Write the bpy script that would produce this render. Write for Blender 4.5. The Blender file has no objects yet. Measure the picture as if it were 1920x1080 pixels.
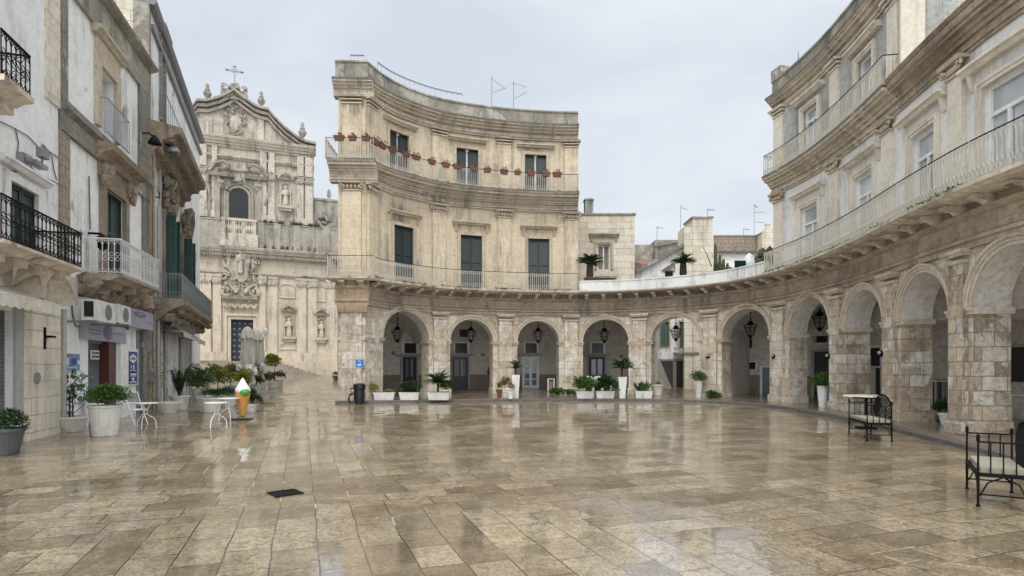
import bpy, math, random
from mathutils import Vector, noise as mn
R = random.Random(7)
sc = bpy.context.scene
COL = sc.collection
F, CX, HY, ZC = 1073.0, 960.0, 692.0, 1.95   # focal length in photo pixels, principal column, horizon row, eye height
ORD = ['first','second','third','fourth','fifth','sixth','seventh','eighth','ninth','tenth','eleventh','twelfth','thirteenth','fourteenth','fifteenth','sixteenth','seventeenth','eighteenth','nineteenth']

def gz(x, y):                      # the piazza rises gently away from the camera
    y = max(-30.0, min(62.0, y))
    return .0145*y + .022*max(0.0, y-30.0)

# ------------------------------------------------------------------ frames
class Line:
    """straight facade: s along, n out of the wall, z up"""
    def __init__(f, p0, d, out=1):
        l = math.hypot(*d); f.p = p0; f.u = (d[0]/l, d[1]/l); f.nn = (f.u[1]*out, -f.u[0]*out)
    def xy(f, s, n=0): return (f.p[0]+f.u[0]*s+f.nn[0]*n, f.p[1]+f.u[1]*s+f.nn[1]*n)
    def __call__(f, s, n, z): x, y = f.xy(s, n); return (x, y, z)
    def s(f, px, n=0):
        k = (px-CX)/F; x0, y0 = f.xy(0, n); return (k*y0-x0)/(f.u[0]-k*f.u[1])
    def z(f, px, py, n=0): return ZC+(HY-py)/F*f.xy(f.s(px, n), n)[1]
class Curve:
    def __init__(f, pts, out=1):
        P = [Vector(p) for p in pts]; P = [2*P[0]-P[1]]+P+[2*P[-1]-P[-2]]
        q = []
        for i in range(1, len(P)-2):
            for k in range(40):
                t = k/40; a, b, c, d = P[i-1:i+3]
                q.append(.5*((2*b)+(c-a)*t+(2*a-5*b+4*c-d)*t*t+(3*b-a-3*c+d)*t**3))
        q.append(P[-2]); L = [0]
        for i in range(1, len(q)): L.append(L[-1]+(q[i]-q[i-1]).length)
        f.L = L[-1]; f.q = []; j = 0
        N = int(f.L/.05)
        for i in range(N+1):
            s = f.L*i/N
            while j < len(L)-2 and L[j+1] < s: j += 1
            t = (s-L[j])/max(1e-9, L[j+1]-L[j]); f.q.append(q[j].lerp(q[j+1], t))
        f.N = N; T = [(f.q[min(N, i+1)]-f.q[max(0, i-1)]).normalized() for i in range(N+1)]
        f.t = []
        for i in range(N+1):
            v = Vector((0, 0))
            for k in range(-8, 9): v += T[max(0, min(N, i+k))]
            f.t.append(v.normalized())
        f.o = out
    def xy(f, s, n=0):
        x = max(0, min(.99999, s/f.L))*f.N; i = int(x); t = x-i
        p = f.q[i].lerp(f.q[i+1], t); u = f.t[i].lerp(f.t[i+1], t).normalized()
        e = s-max(0, min(f.L, s)); p = p+u*e
        return (p.x+u.y*n*f.o, p.y-u.x*n*f.o)
    def __call__(f, s, n, z): x, y = f.xy(s, n); return (x, y, z)
    def s(f, px, n=0):
        best = None; prev = None
        for i in range(0, f.N+1, 2):
            s = f.L*i/f.N; x, y = f.xy(s, n); p = CX+x/y*F
            if prev and (prev[1]-px)*(p-px) <= 0: return prev[0]+(s-prev[0])*(px-prev[1])/(p-prev[1])
            prev = (s, p)
        return f.L
    def z(f, px, py, n=0): return ZC+(HY-py)/F*f.xy(f.s(px, n), n)[1]
def at(px, py, Y): return ((px-CX)/F*Y, Y, ZC+(HY-py)/F*Y)      # photo position and distance to metres
def onground(px, py):
    Y = 2092/(py-HY+15.56); 
    for _ in range(30): Y = Y*.5+.5*(ZC-gz(0, Y))*F/max(4, py-HY)
    return ((px-CX)/F*Y, Y, gz(0, Y))

# ------------------------------------------------------------------ mesh builder
class MB:
    def __init__(s): s.v = []; s.f = []; s.m = []
    def add(s, vs, fs, mi=0):
        o = len(s.v); s.v += [tuple(v) for v in vs]; s.f += [tuple(i+o for i in f) for f in fs]; s.m += [mi]*len(fs); return s
    def loft(s, rings, mi=0, caps=True, closed=True):
        k = len(rings[0]); vs = [p for r in rings for p in r]; fs = []
        for i in range(len(rings)-1):
            for j in range(k if closed else k-1):
                a = i*k+j; b = i*k+(j+1) % k; fs.append((a, b, b+k, a+k))
        if caps and closed: fs += [tuple(range(k))[::-1], tuple(range((len(rings)-1)*k, len(rings)*k))]
        return s.add(vs, fs, mi)
    def prof(s, pts, x0, x1, mi=0, ds=.4):
        n = max(1, math.ceil((x1-x0)/ds)); return s.loft([[(x0+(x1-x0)*i/n, y, z) for y, z in pts] for i in range(n+1)], mi)
    def box(s, x0, x1, y0, y1, z0, z1, mi=0, ds=99):
        return s.prof([(y0, z0), (y1, z0), (y1, z1), (y0, z1)], x0, x1, mi, ds)
    def frus(s, x, y, z0, z1, w0, d0, w1, d1, mi=0):      # tapered block
        r = lambda w, d, z: [(x-w/2, y-d/2, z), (x+w/2, y-d/2, z), (x+w/2, y+d/2, z), (x-w/2, y+d/2, z)]
        return s.loft([r(w0, d0, z0), r(w1, d1, z1)], mi)
    def tube(s, pts, r, k=6, mi=0, caps=True):
        pts = [Vector(p) for p in pts]; rings = []
        for i, p in enumerate(pts):
            t = (pts[min(len(pts)-1, i+1)]-pts[max(0, i-1)])
            t = t.normalized() if t.length > 1e-9 else Vector((0, 0, 1))
            a = t.cross(Vector((0, 0, 1)) if abs(t.z) < .9 else Vector((1, 0, 0))).normalized(); b = t.cross(a)
            rr = r[i] if isinstance(r, (list, tuple)) else r
            rings.append([p+(a*math.cos(2*math.pi*(j+.5)/k)+b*math.sin(2*math.pi*(j+.5)/k))*rr for j in range(k)])
        return s.loft(rings, mi, caps)
    def lathe(s, pr, c=(0, 0, 0), k=16, mi=0, fn=None):
        return s.loft([[(c[0]+r*math.cos(2*math.pi*j/k)*(fn(j/k, i) if fn else 1), c[1]+r*math.sin(2*math.pi*j/k)*(fn(j/k, i) if fn else 1), c[2]+z) for j in range(k)] for i, (r, z) in enumerate(pr)], mi)
    def prism(s, poly, y0, y1, mi=0): return s.loft([[(x, y0, z) for x, z in poly], [(x, y1, z) for x, z in poly]], mi)
    def prismz(s, poly, z0, z1, mi=0): return s.loft([[(x, y, z0) for x, y in poly], [(x, y, z1) for x, y in poly]], mi)
    def blob(s, c, r, amp=.2, seed=0, mi=0, k=8, m=6, fr=1.6):
        if not isinstance(r, (list, tuple)): r = (r, r, r)
        rings = []
        for i in range(m+1):
            th = math.pi*(.02+.96*i/m); ring = []
            for j in range(k):
                ph = 2*math.pi*j/k; d = Vector((math.sin(th)*math.cos(ph), math.sin(th)*math.sin(ph), math.cos(th)))
                q = 1+amp*mn.noise(d*fr+Vector((seed*3.1, seed*1.7, seed)))*1.6
                ring.append((c[0]+d.x*r[0]*q, c[1]+d.y*r[1]*q, c[2]+d.z*r[2]*q))
            rings.append(ring)
        return s.loft(rings, mi)
    def xf(s, fn, i0=0):
        for i in range(i0, len(s.v)): s.v[i] = tuple(fn(*s.v[i]))
        return s
    def leaf(s, p, d, up, L, w, mi=0):
        d = Vector(d).normalized(); a = d.cross(Vector(up))
        a = a.normalized()*w*.5 if a.length > 1e-6 else Vector((w*.5, 0, 0)); n = a.cross(d).normalized()*w*.22
        p = Vector(p); return s.add([p, p+d*L*.45+a-n, p+d*L, p+d*L*.45-a-n], [(0, 1, 2), (0, 2, 3)], mi)

def org(o):
    v = Vector((0, 0, 0))
    while o is not None: v += o.location; o = o.parent
    return v
def tag(o, label=None, cat=None, group=None, kind=None):
    if label: o['label'] = label
    if cat: o['category'] = cat
    if group: o['group'] = group
    if kind: o['kind'] = kind
    return o
def mk(name, mb, mats, parent=None, frame=None, smooth=False, label=None, cat=None, group=None, kind=None, world=False):
    if not isinstance(mats, (list, tuple)): mats = [mats]
    vs = [Vector(frame(*p)) if frame else Vector(p) for p in mb.v]
    loc = Vector((0, 0, 0))
    if parent is None and vs:
        xs = [v.x for v in vs]; ys = [v.y for v in vs]
        loc = Vector(((min(xs)+max(xs))/2, (min(ys)+max(ys))/2, min(v.z for v in vs))); vs = [v-loc for v in vs]
    elif parent is not None and (frame or world):
        o0 = org(parent); vs = [v-o0 for v in vs]
    me = bpy.data.meshes.new(name); me.from_pydata(vs, [], mb.f)
    for m in mats: me.materials.append(m)
    me.polygons.foreach_set('material_index', mb.m)
    if smooth: me.polygons.foreach_set('use_smooth', [True]*len(mb.f))
    uv = me.uv_layers.new(name='UVMap'); dat = []
    for f in mb.f:                                  # metres, box mapped in the facade's own (s, n, z)
        nx = ny = nz = 0.0; P = [mb.v[i] for i in f]
        for i in range(len(P)):
            a = P[i]; b = P[(i+1) % len(P)]
            nx += (a[1]-b[1])*(a[2]+b[2]); ny += (a[2]-b[2])*(a[0]+b[0]); nz += (a[0]-b[0])*(a[1]+b[1])
        nx, ny, nz = abs(nx), abs(ny), abs(nz)
        for p in P:
            if nz > nx and nz > ny: dat += [p[0], p[1]]
            elif ny >= nx: dat += [p[0], p[2]]
            else: dat += [p[1], p[2]]
    uv.data.foreach_set('uv', dat)
    me.validate(); o = bpy.data.objects.new(name, me); COL.objects.link(o); o.location = loc
    if parent is not None: o.parent = parent
    return tag(o, label, cat, group, kind)
def thing(name, label, cat, loc=(0, 0, 0), rz=0, group=None, kind=None):
    o = bpy.data.objects.new(name, None); COL.objects.link(o); o.location = loc; o.rotation_euler = (0, 0, rz); o.empty_display_size = .2
    return tag(o, label, cat, group, kind)
def dup(o, loc=None, rz=None, label=None, scale=None, parent=None):
    c = o.copy(); COL.objects.link(c)
    if loc is not None: c.location = loc
    if rz is not None: c.rotation_euler = (0, 0, rz)
    if scale is not None: c.scale = scale if isinstance(scale, (tuple, list)) else (scale,)*3
    if label: c['label'] = label
    if parent is not None: c.parent = parent
    for ch in [x for x in COL.objects if x.parent == o]: dup(ch, parent=c)
    return c

# ------------------------------------------------------------------ materials
def new(name):
    m = bpy.data.materials.new(name); m.use_nodes = True; t = m.node_tree; return m, t, t.nodes['Principled BSDF']
def N(t, typ, ins=None, **pr):
    n = t.nodes.new('ShaderNode'+typ)
    for k, v in pr.items(): setattr(n, k, v)
    for k, v in (ins or {}).items():
        if isinstance(v, bpy.types.NodeSocket): t.links.new(v, n.inputs[k])
        else: n.inputs[k].default_value = v
    return n
def c4(c): return (c[0], c[1], c[2], 1) if len(c) == 3 else c
def srgb(r, g, b): return tuple(((x/255+.055)/1.055)**2.4 if x > 10 else x/3294 for x in (r, g, b))
def mix(t, fac, a, b, mode='MIX'):
    n = N(t, 'Mix', data_type='RGBA', blend_type=mode)
    for i, v in ((0, fac), (6, a), (7, b)):
        if isinstance(v, bpy.types.NodeSocket): t.links.new(v, n.inputs[i])
        else: n.inputs[i].default_value = c4(v) if i else v
    return n.outputs[2]
def rng(t, v, a, b, c=0., d=1.): return N(t, 'MapRange', {0: v, 1: a, 2: b, 3: c, 4: d}).outputs[0]
def mth(t, op, a, b=0.): return N(t, 'Math', {0: a, 1: b}, operation=op).outputs[0]
def noi(t, vec, scale, detail=6, rough=.6, dist=0): return N(t, 'TexNoise', {'Vector': vec, 'Scale': scale, 'Detail': detail, 'Roughness': rough, 'Distortion': dist}).outputs[0]
def uvs(t):
    u = N(t, 'TexCoord').outputs['UV']; r = N(t, 'ObjectInfo').outputs['Random']
    o = N(t, 'CombineXYZ', {0: mth(t, 'MULTIPLY', r, 37.), 1: mth(t, 'MULTIPLY', r, 0.), 2: mth(t, 'MULTIPLY', r, 91.)}).outputs[0]
    return N(t, 'VectorMath', {0: u, 1: o}, operation='ADD').outputs[0]
def scl(t, v, s): return N(t, 'Mapping', {'Vector': v, 'Scale': s}).outputs[0]
def stone(name, c1, c2, dark=(.06, .05, .04), ashlar=None, jt=.5, streak=.5, blot=.5, spots=.3, patch=None, patch_at=.55, moss=0., rough=.85, bump=.5, tone=.25, grit=.7):
    m, t, b = new(name); u = uvs(t)
    big = noi(t, u, .55, 7, .62); mid = noi(t, u, 2.3, 8, .65, .4); fine = noi(t, u, 14, 6, .7)
    tone = 0.
    hgt = mth(t, 'MULTIPLY', fine, .45)
    if ashlar:
        uw = N(t, 'VectorMath', {0: u, 1: N(t, 'VectorMath', {0: N(t, 'TexNoise', {'Vector': u, 'Scale': 3.5, 'Detail': 3.}).outputs['Color'], 1: (.05, .05, 0)}, operation='MULTIPLY').outputs[0]}, operation='ADD').outputs[0]
        br = N(t, 'TexBrick', {'Vector': uw, 'Color1': (0, 0, 0, 1), 'Color2': (1, 1, 1, 1), 'Mortar': (.5, .5, .5, 1), 'Scale': 1., 'Mortar Size': .013, 'Mortar Smooth': .3, 'Brick Width': ashlar[0], 'Row Height': ashlar[1]}, offset=.5)
        tone = mth(t, 'SUBTRACT', br.outputs[0], .5)
        col = mix(t, rng(t, mth(t, 'ADD', big, mth(t, 'MULTIPLY', tone, .22*jt)), .36, .64), c1, c2)
        col = mix(t, jt*.55, col, N(t, 'CombineXYZ', {i: rng(t, tone, -.5, .5, .62-.05*i, 1.18) for i in range(3)}).outputs[0], 'MULTIPLY')
    else: col = mix(t, rng(t, big, .36, .64), c1, c2)
    if patch:
        pm = noi(t, scl(t, u, (1, .8, 1)), .9, 10, .66, .3)
        if ashlar: pm = mth(t, 'ADD', pm, mth(t, 'MULTIPLY', tone, .20*jt))
        for i, p in enumerate(patch):
            a = patch_at+.07*i; k = rng(t, pm, a, a+.025) if i % 2 == 0 else rng(t, mth(t, 'SUBTRACT', noi(t, u, 1.3+.4*i, 9, .66, .2), mth(t, 'MULTIPLY', tone, .2)) if ashlar else noi(t, u, 1.3+.4*i, 9, .66, .2), a, a+.025)
            col = mix(t, mth(t, 'MULTIPLY', k, .85), col, p); hgt = mth(t, 'SUBTRACT', hgt, mth(t, 'MULTIPLY', k, .35))
    if ashlar:
        vis = rng(t, noi(t, u, .8, 4, .6), .36, .52, .25, 1.)            # joints fade in and out with the wear
        col = mix(t, mth(t, 'MULTIPLY', mth(t, 'MULTIPLY', vis, min(1, jt*1.1)), br.outputs[1]), col, mix(t, .5, dark, c2))
        hgt = mth(t, 'SUBTRACT', hgt, mth(t, 'MULTIPLY', br.outputs[1], .6*jt))
    col = mix(t, rng(t, mid, .52, .74, 0, blot), col, mix(t, .62, c2, dark))
    col = mix(t, rng(t, fine, .5, .8, 0, spots), col, dark)
    gr = noi(t, u, 7., 6, .8)
    col = mix(t, grit, col, N(t, 'CombineXYZ', {i: rng(t, gr, .32, .66, .38-.03*i, 1.3) for i in range(3)}).outputs[0], 'MULTIPLY')
    st = noi(t, scl(t, u, (1.7, .16, 1)), 1., 9, .72, .35); st2 = noi(t, u, .45, 5, .6)
    col = mix(t, mth(t, 'MULTIPLY', rng(t, st, .47, .63, 0, streak), rng(t, st2, .40, .58)), col, dark)
    col = mix(t, rng(t, noi(t, u, 30, 3, .6), .3, .7, 0, .16), col, (1, .98, .93))
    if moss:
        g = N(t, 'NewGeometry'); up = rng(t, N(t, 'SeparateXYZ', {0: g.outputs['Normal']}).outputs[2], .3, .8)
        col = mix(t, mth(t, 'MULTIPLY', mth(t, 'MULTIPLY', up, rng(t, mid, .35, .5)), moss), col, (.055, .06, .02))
    hgt = mth(t, 'ADD', hgt, mth(t, 'MULTIPLY', mid, .5))
    bp = N(t, 'Bump', {'Strength': bump, 'Distance': .03, 'Height': hgt})
    t.links.new(col, b.inputs['Base Color']); t.links.new(bp.outputs[0], b.inputs['Normal']); b.inputs['Roughness'].default_value = rough
    b.inputs['Specular IOR Level'].default_value = .25
    return m
def plain(name, c, rough=.5, metal=0, var=.15, spec=.5, scale=6, dirt=None):
    m, t, b = new(name); u = uvs(t); n = noi(t, u, scale, 5, .6)
    col = mix(t, rng(t, n, .3, .7), tuple(x*(1-var) for x in c), tuple(min(1, x*(1+var)) for x in c))
    if dirt: col = mix(t, rng(t, noi(t, scl(t, u, (1, .5, 1)), 3., 7, .65), .48, .7, 0, .7), col, dirt)
    t.links.new(col, b.inputs['Base Color']); b.inputs['Roughness'].default_value = rough; b.inputs['Metallic'].default_value = metal
    b.inputs['Specular IOR Level'].default_value = spec
    return m
def leafmat(name, c1, c2, rough=.45):
    m, t, b = new(name); g = N(t, 'NewGeometry'); r = g.outputs['Random Per Island']
    col = mix(t, r, c1, c2); t.links.new(col, b.inputs['Base Color']); b.inputs['Roughness'].default_value = rough
    b.inputs['Specular IOR Level'].default_value = .35
    return m
def slat(name, c, period=.10):
    m, t, b = new(name); u = uvs(t); z = N(t, 'SeparateXYZ', {0: u}).outputs[1]
    w = mth(t, 'FRACT', mth(t, 'DIVIDE', z, period)); n = noi(t, u, 3, 6, .6)
    col = mix(t, rng(t, n, .3, .7), tuple(x*.65 for x in c), tuple(x*1.25 for x in c))
    col = mix(t, rng(t, w, .0, .35, .8, 0), col, (.002, .003, .003)); col = mix(t, rng(t, w, .75, 1., 0, .5), col, tuple(x*2.6+.01 for x in c))
    bp = N(t, 'Bump', {'Strength': .9, 'Distance': .04, 'Height': w})
    t.links.new(col, b.inputs['Base Color']); t.links.new(bp.outputs[0], b.inputs['Normal']); b.inputs['Roughness'].default_value = .5
    return m
M = {}
DK = (.05, .042, .032)
M['beige'] = stone('beige_limestone', (.72, .60, .425), (.62, .505, .345), DK, ashlar=(1.1, .5), jt=.35, streak=.8, blot=.35, spots=.25, bump=.5, grit=.45)
M['ochre'] = stone('ochre_stained_limestone', (.42, .29, .16), (.52, .40, .26), DK, ashlar=(.9, .42), jt=.35, streak=.75, blot=.5, spots=.3)
M['trim'] = stone('trim_limestone', (.68, .585, .45), (.50, .42, .31), (.04, .034, .027), streak=.85, blot=.8, spots=.5, moss=.7, bump=.4)
M['pierrough'] = stone('rough_pier_limestone', (.60, .49, .36), (.46, .355, .235), (.06, .048, .034), ashlar=(.58, .36), jt=.78, streak=.6, blot=.75, spots=.45, patch=[(.72, .66, .56), (.34, .245, .15)], patch_at=.53, bump=1.2, moss=.4, grit=.75)
M['pier'] = stone('peeling_pier_limestone', (.66, .57, .45), (.55, .45, .33), (.07, .055, .04), ashlar=(.62, .4), jt=.6, streak=.5, blot=.6, spots=.35, patch=[(.74, .69, .60), (.42, .31, .19)], patch_at=.52, bump=.9, moss=.4, grit=.6)
M['arch'] = stone('pale_arch_stone', (.62, .54, .42), (.52, .43, .31), DK, streak=.4, blot=.4, spots=.25, bump=.5)
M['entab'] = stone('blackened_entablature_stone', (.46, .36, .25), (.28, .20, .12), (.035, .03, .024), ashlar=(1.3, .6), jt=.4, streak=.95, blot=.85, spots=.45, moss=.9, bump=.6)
M['mould'] = stone('mouldy_parapet_stone', (.34, .30, .23), (.20, .18, .14), (.03, .028, .024), streak=.9, blot=.9, spots=.5, moss=.8, patch=[(.46, .42, .34)], patch_at=.53, bump=.7)
M['white'] = stone('white_weathered_plaster', (.82, .81, .785), (.75, .735, .70), (.11, .10, .085), streak=.5, blot=.3, spots=.10, bump=.35, grit=.25, patch=[(.6, .57, .52)], patch_at=.64)
M['whiteold'] = stone('flaking_white_plaster', (.86, .85, .82), (.80, .78, .74), (.07, .062, .05), streak=.6, blot=.3, spots=.15, grit=.28, patch=[(.30, .26, .21), (.55, .52, .46)], patch_at=.605, bump=.4)
M['greyplaster'] = stone('grey_mouldy_plaster', (.46, .46, .42), (.34, .34, .31), (.07, .07, .065), streak=.8, blot=.8, spots=.35, patch=[(.58, .57, .52)], patch_at=.55, bump=.6)
M['paint'] = stone('white_painted_parapet', (.82, .82, .79), (.74, .74, .70), (.14, .12, .1), streak=.75, blot=.35, spots=.08, moss=.5, bump=.15, grit=.2, patch=[(.5, .48, .43)], patch_at=.63)
M['church'] = stone('church_limestone', (.68, .61, .49), (.54, .475, .375), (.055, .052, .045), ashlar=(1.2, .55), jt=.3, streak=1., blot=.75, spots=.45, moss=.75, bump=.6)
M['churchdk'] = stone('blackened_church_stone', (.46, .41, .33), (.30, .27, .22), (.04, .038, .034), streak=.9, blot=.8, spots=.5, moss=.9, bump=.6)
M['churchlow'] = stone('pale_church_limestone', (.72, .62, .48), (.62, .53, .40), (.09, .075, .06), ashlar=(1.2, .6), jt=.3, streak=.6, blot=.5, spots=.2, bump=.4, grit=.4)
M['greystone'] = stone('grey_weathered_stone', (.27, .235, .19), (.15, .13, .105), (.04, .036, .03), ashlar=(.7, .35), jt=.5, streak=.8, blot=.8, spots=.5, bump=.8, moss=.6, patch=[(.5, .47, .41)], patch_at=.6)
M['rubble'] = stone('brown_rubble_stone', (.38, .30, .22), (.28, .21, .15), DK, ashlar=(.4, .28), jt=.9, streak=.5, blot=.7, spots=.5, bump=1.)
M['blocks'] = stone('pale_coursed_blocks', (.82, .74, .60), (.72, .64, .50), DK, ashlar=(.95, .42), jt=.9, streak=.45, blot=.3, spots=.2, bump=.7, grit=.35)
M['vault'] = stone('whitewashed_vault', (.68, .64, .58), (.58, .535, .47), (.2, .16, .12), streak=.3, blot=.35, spots=.1, bump=.2, patch=[(.5, .45, .38)], patch_at=.62)
M['wains'] = stone('brown_wainscot', (.26, .20, .14), (.2, .15, .11), DK, ashlar=(.5, .9), jt=.5, streak=.4, blot=.3, spots=.2, bump=.2)
M['warmtrim'] = stone('warm_carved_stone', (.36, .25, .15), (.19, .145, .095), (.025, .021, .017), streak=1., blot=.95, spots=.55, moss=.8, bump=.9)
M['soot'] = stone('sooty_ledge_stone', (.17, .145, .115), (.085, .074, .06), (.02, .018, .015), streak=.8, blot=.8, spots=.4, patch=[(.4, .34, .26)], patch_at=.6)
M['light'] = stone('light_dressed_stone', (.80, .73, .61), (.70, .62, .50), DK, ashlar=(1.4, .55), jt=.3, streak=.5, blot=.3, spots=.15, moss=.9, bump=.3, grit=.35)
M['hood'] = stone('window_surround_stone', (.60, .50, .36), (.48, .39, .27), DK, streak=.5, blot=.4, spots=.2, moss=.9, bump=.3)
M['tile'] = stone('red_roof_tile', (.30, .10, .07), (.24, .08, .06), (.08, .03, .03), ashlar=(.3, .2), jt=.8, streak=.3, blot=.5, spots=.3, bump=.6)
M['curb'] = stone('worn_kerb_stone', (.085, .068, .048), (.045, .037, .027), (.03, .026, .02), ashlar=(1.1, .6), jt=.8, streak=.6, blot=.8, spots=.4, rough=.55, bump=.5)
M['shutter'] = slat('dark_green_shutter', (.006, .014, .014)); M['shutgreen'] = slat('green_louvred_shutter', (.010, .055, .038)); M['shutdeep'] = slat('deep_green_louvred_shutter', (.008, .030, .024)); M['roller'] = slat('grey_roller_shutter', (.10, .105, .115), .09)
M['iron'] = plain('black_iron', (.007, .007, .007), .65, 0, .1, .12); M['rail'] = plain('white_painted_railing', (.58, .545, .47), .7, 0, .15, dirt=(.33, .27, .17)); M['railwhite'] = plain('white_iron_railing', (.62, .61, .58), .6, 0, .15)
M['frame'] = plain('white_window_frame', (.78, .77, .74), .5); M['glass'] = plain('window_glass', (.16, .19, .215), .06, 0, .45, 1., .5)
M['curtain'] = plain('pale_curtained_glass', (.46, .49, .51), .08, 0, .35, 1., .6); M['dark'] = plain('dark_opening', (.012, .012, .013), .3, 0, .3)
M['darkdoor'] = plain('dark_grey_door', (.05, .052, .055), .4); M['navy'] = plain('navy_panel', (.03, .035, .055), .5); M['brown'] = plain('red_brown_wood', (.085, .02, .011), .4, 0, .35)
M['pot'] = plain('cream_plastic_pot', (.60, .57, .51), .55, 0, .08, dirt=(.34, .3, .24)); M['potwhite'] = plain('white_plastic_planter', (.74, .73, .70), .45, 0, .06, dirt=(.34, .30, .22)); M['potdark'] = plain('dark_grey_pot', (.07, .072, .078), .5)
M['terra'] = plain('terracotta', (.17, .07, .045), .7, 0, .2); M['soil'] = plain('dark_soil', (.03, .022, .015), .9); M['bark'] = plain('bark', (.05, .04, .03), .85)
M['canvas'] = plain('cream_canvas', (.58, .54, .46), .8, 0, .1, dirt=(.38, .34, .28)); M['canvaswhite'] = plain('white_plastic_sheet', (.75, .75, .75), .35)
M['paintwall'] = stone('painted_shop_wall', (.86, .86, .85), (.80, .80, .79), (.16, .15, .13), streak=.3, blot=.15, spots=.05, bump=.2, grit=.1, patch=[(.6, .57, .52)], patch_at=.69)
M['white_metal'] = plain('white_enamel', (.80, .80, .78), .4, 0, .05); M['lav'] = plain('lavender_sign_board', (.33, .32, .38), .5, 0, .05); M['purple'] = plain('purple_print', (.16, .13, .24), .5)
M['blue'] = plain('blue_print', (.015, .04, .22), .4); M['signblue'] = plain('sign_blue', (.02, .19, .52), .4, 0, .03); M['bluemid'] = plain('poster_sky_blue', (.10, .25, .42), .4, 0, .4, scale=9); M['red'] = plain('poster_red', (.35, .05, .08), .5)
M['ac'] = plain('air_conditioner_case', (.60, .60, .57), .5, 0, .06, dirt=(.4, .37, .32)); M['acgrille'] = plain('grey_fan_grille', (.16, .15, .14), .6); M['grey'] = plain('grey_metal', (.20, .20, .20), .5); M['greylt'] = plain('light_grey_wall', (.36, .35, .34), .7)
M['marble'] = plain('cream_marble', (.70, .66, .57), .25, 0, .12); M['cushion'] = plain('cream_cushion', (.30, .26, .195), .85, 0, .08); M['stairs'] = stone('church_step_stone', (.40, .34, .26), (.30, .25, .19), DK, ashlar=(1.3, .16), jt=.5, streak=.2, rough=.4)
M['cream'] = plain('ice_cream_white', (.82, .82, .80), .3, 0, .03); M['pist'] = plain('pistachio_green', (.06, .28, .035), .35, 0, .12); M['wafer'] = plain('wafer_orange', (.58, .27, .055), .45, 0, .1)
M['lampglass'] = plain('lantern_glass', (.14, .13, .12), .1, 0, .3, 1.); M['galv'] = plain('galvanised_metal', (.30, .31, .32), .45, .5); M['bin'] = plain('black_bin_plastic', (.012, .013, .018), .35); M['cable'] = plain('grey_cable', (.12, .115, .11), .6)
M['g1'] = leafmat('green_leaves', (.030, .075, .012), (.10, .18, .035)); M['g2'] = leafmat('dark_green_leaves', (.013, .034, .011), (.04, .08, .022)); M['g3'] = leafmat('yellow_green_leaves', (.12, .16, .015), (.30, .27, .03)); M['g4'] = leafmat('palm_fronds', (.018, .045, .013), (.05, .09, .022)); M['g5'] = leafmat('dry_leaves', (.16, .11, .04), (.26, .19, .09)); M['cactus'] = plain('cactus_skin', (.07, .075, .035), .6, 0, .4)
M['moss'] = leafmat('moss', (.08, .10, .02), (.14, .15, .05), .9)
b = M['lampglass'].node_tree.nodes['Principled BSDF']; b.inputs['Alpha'].default_value = .35
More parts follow.
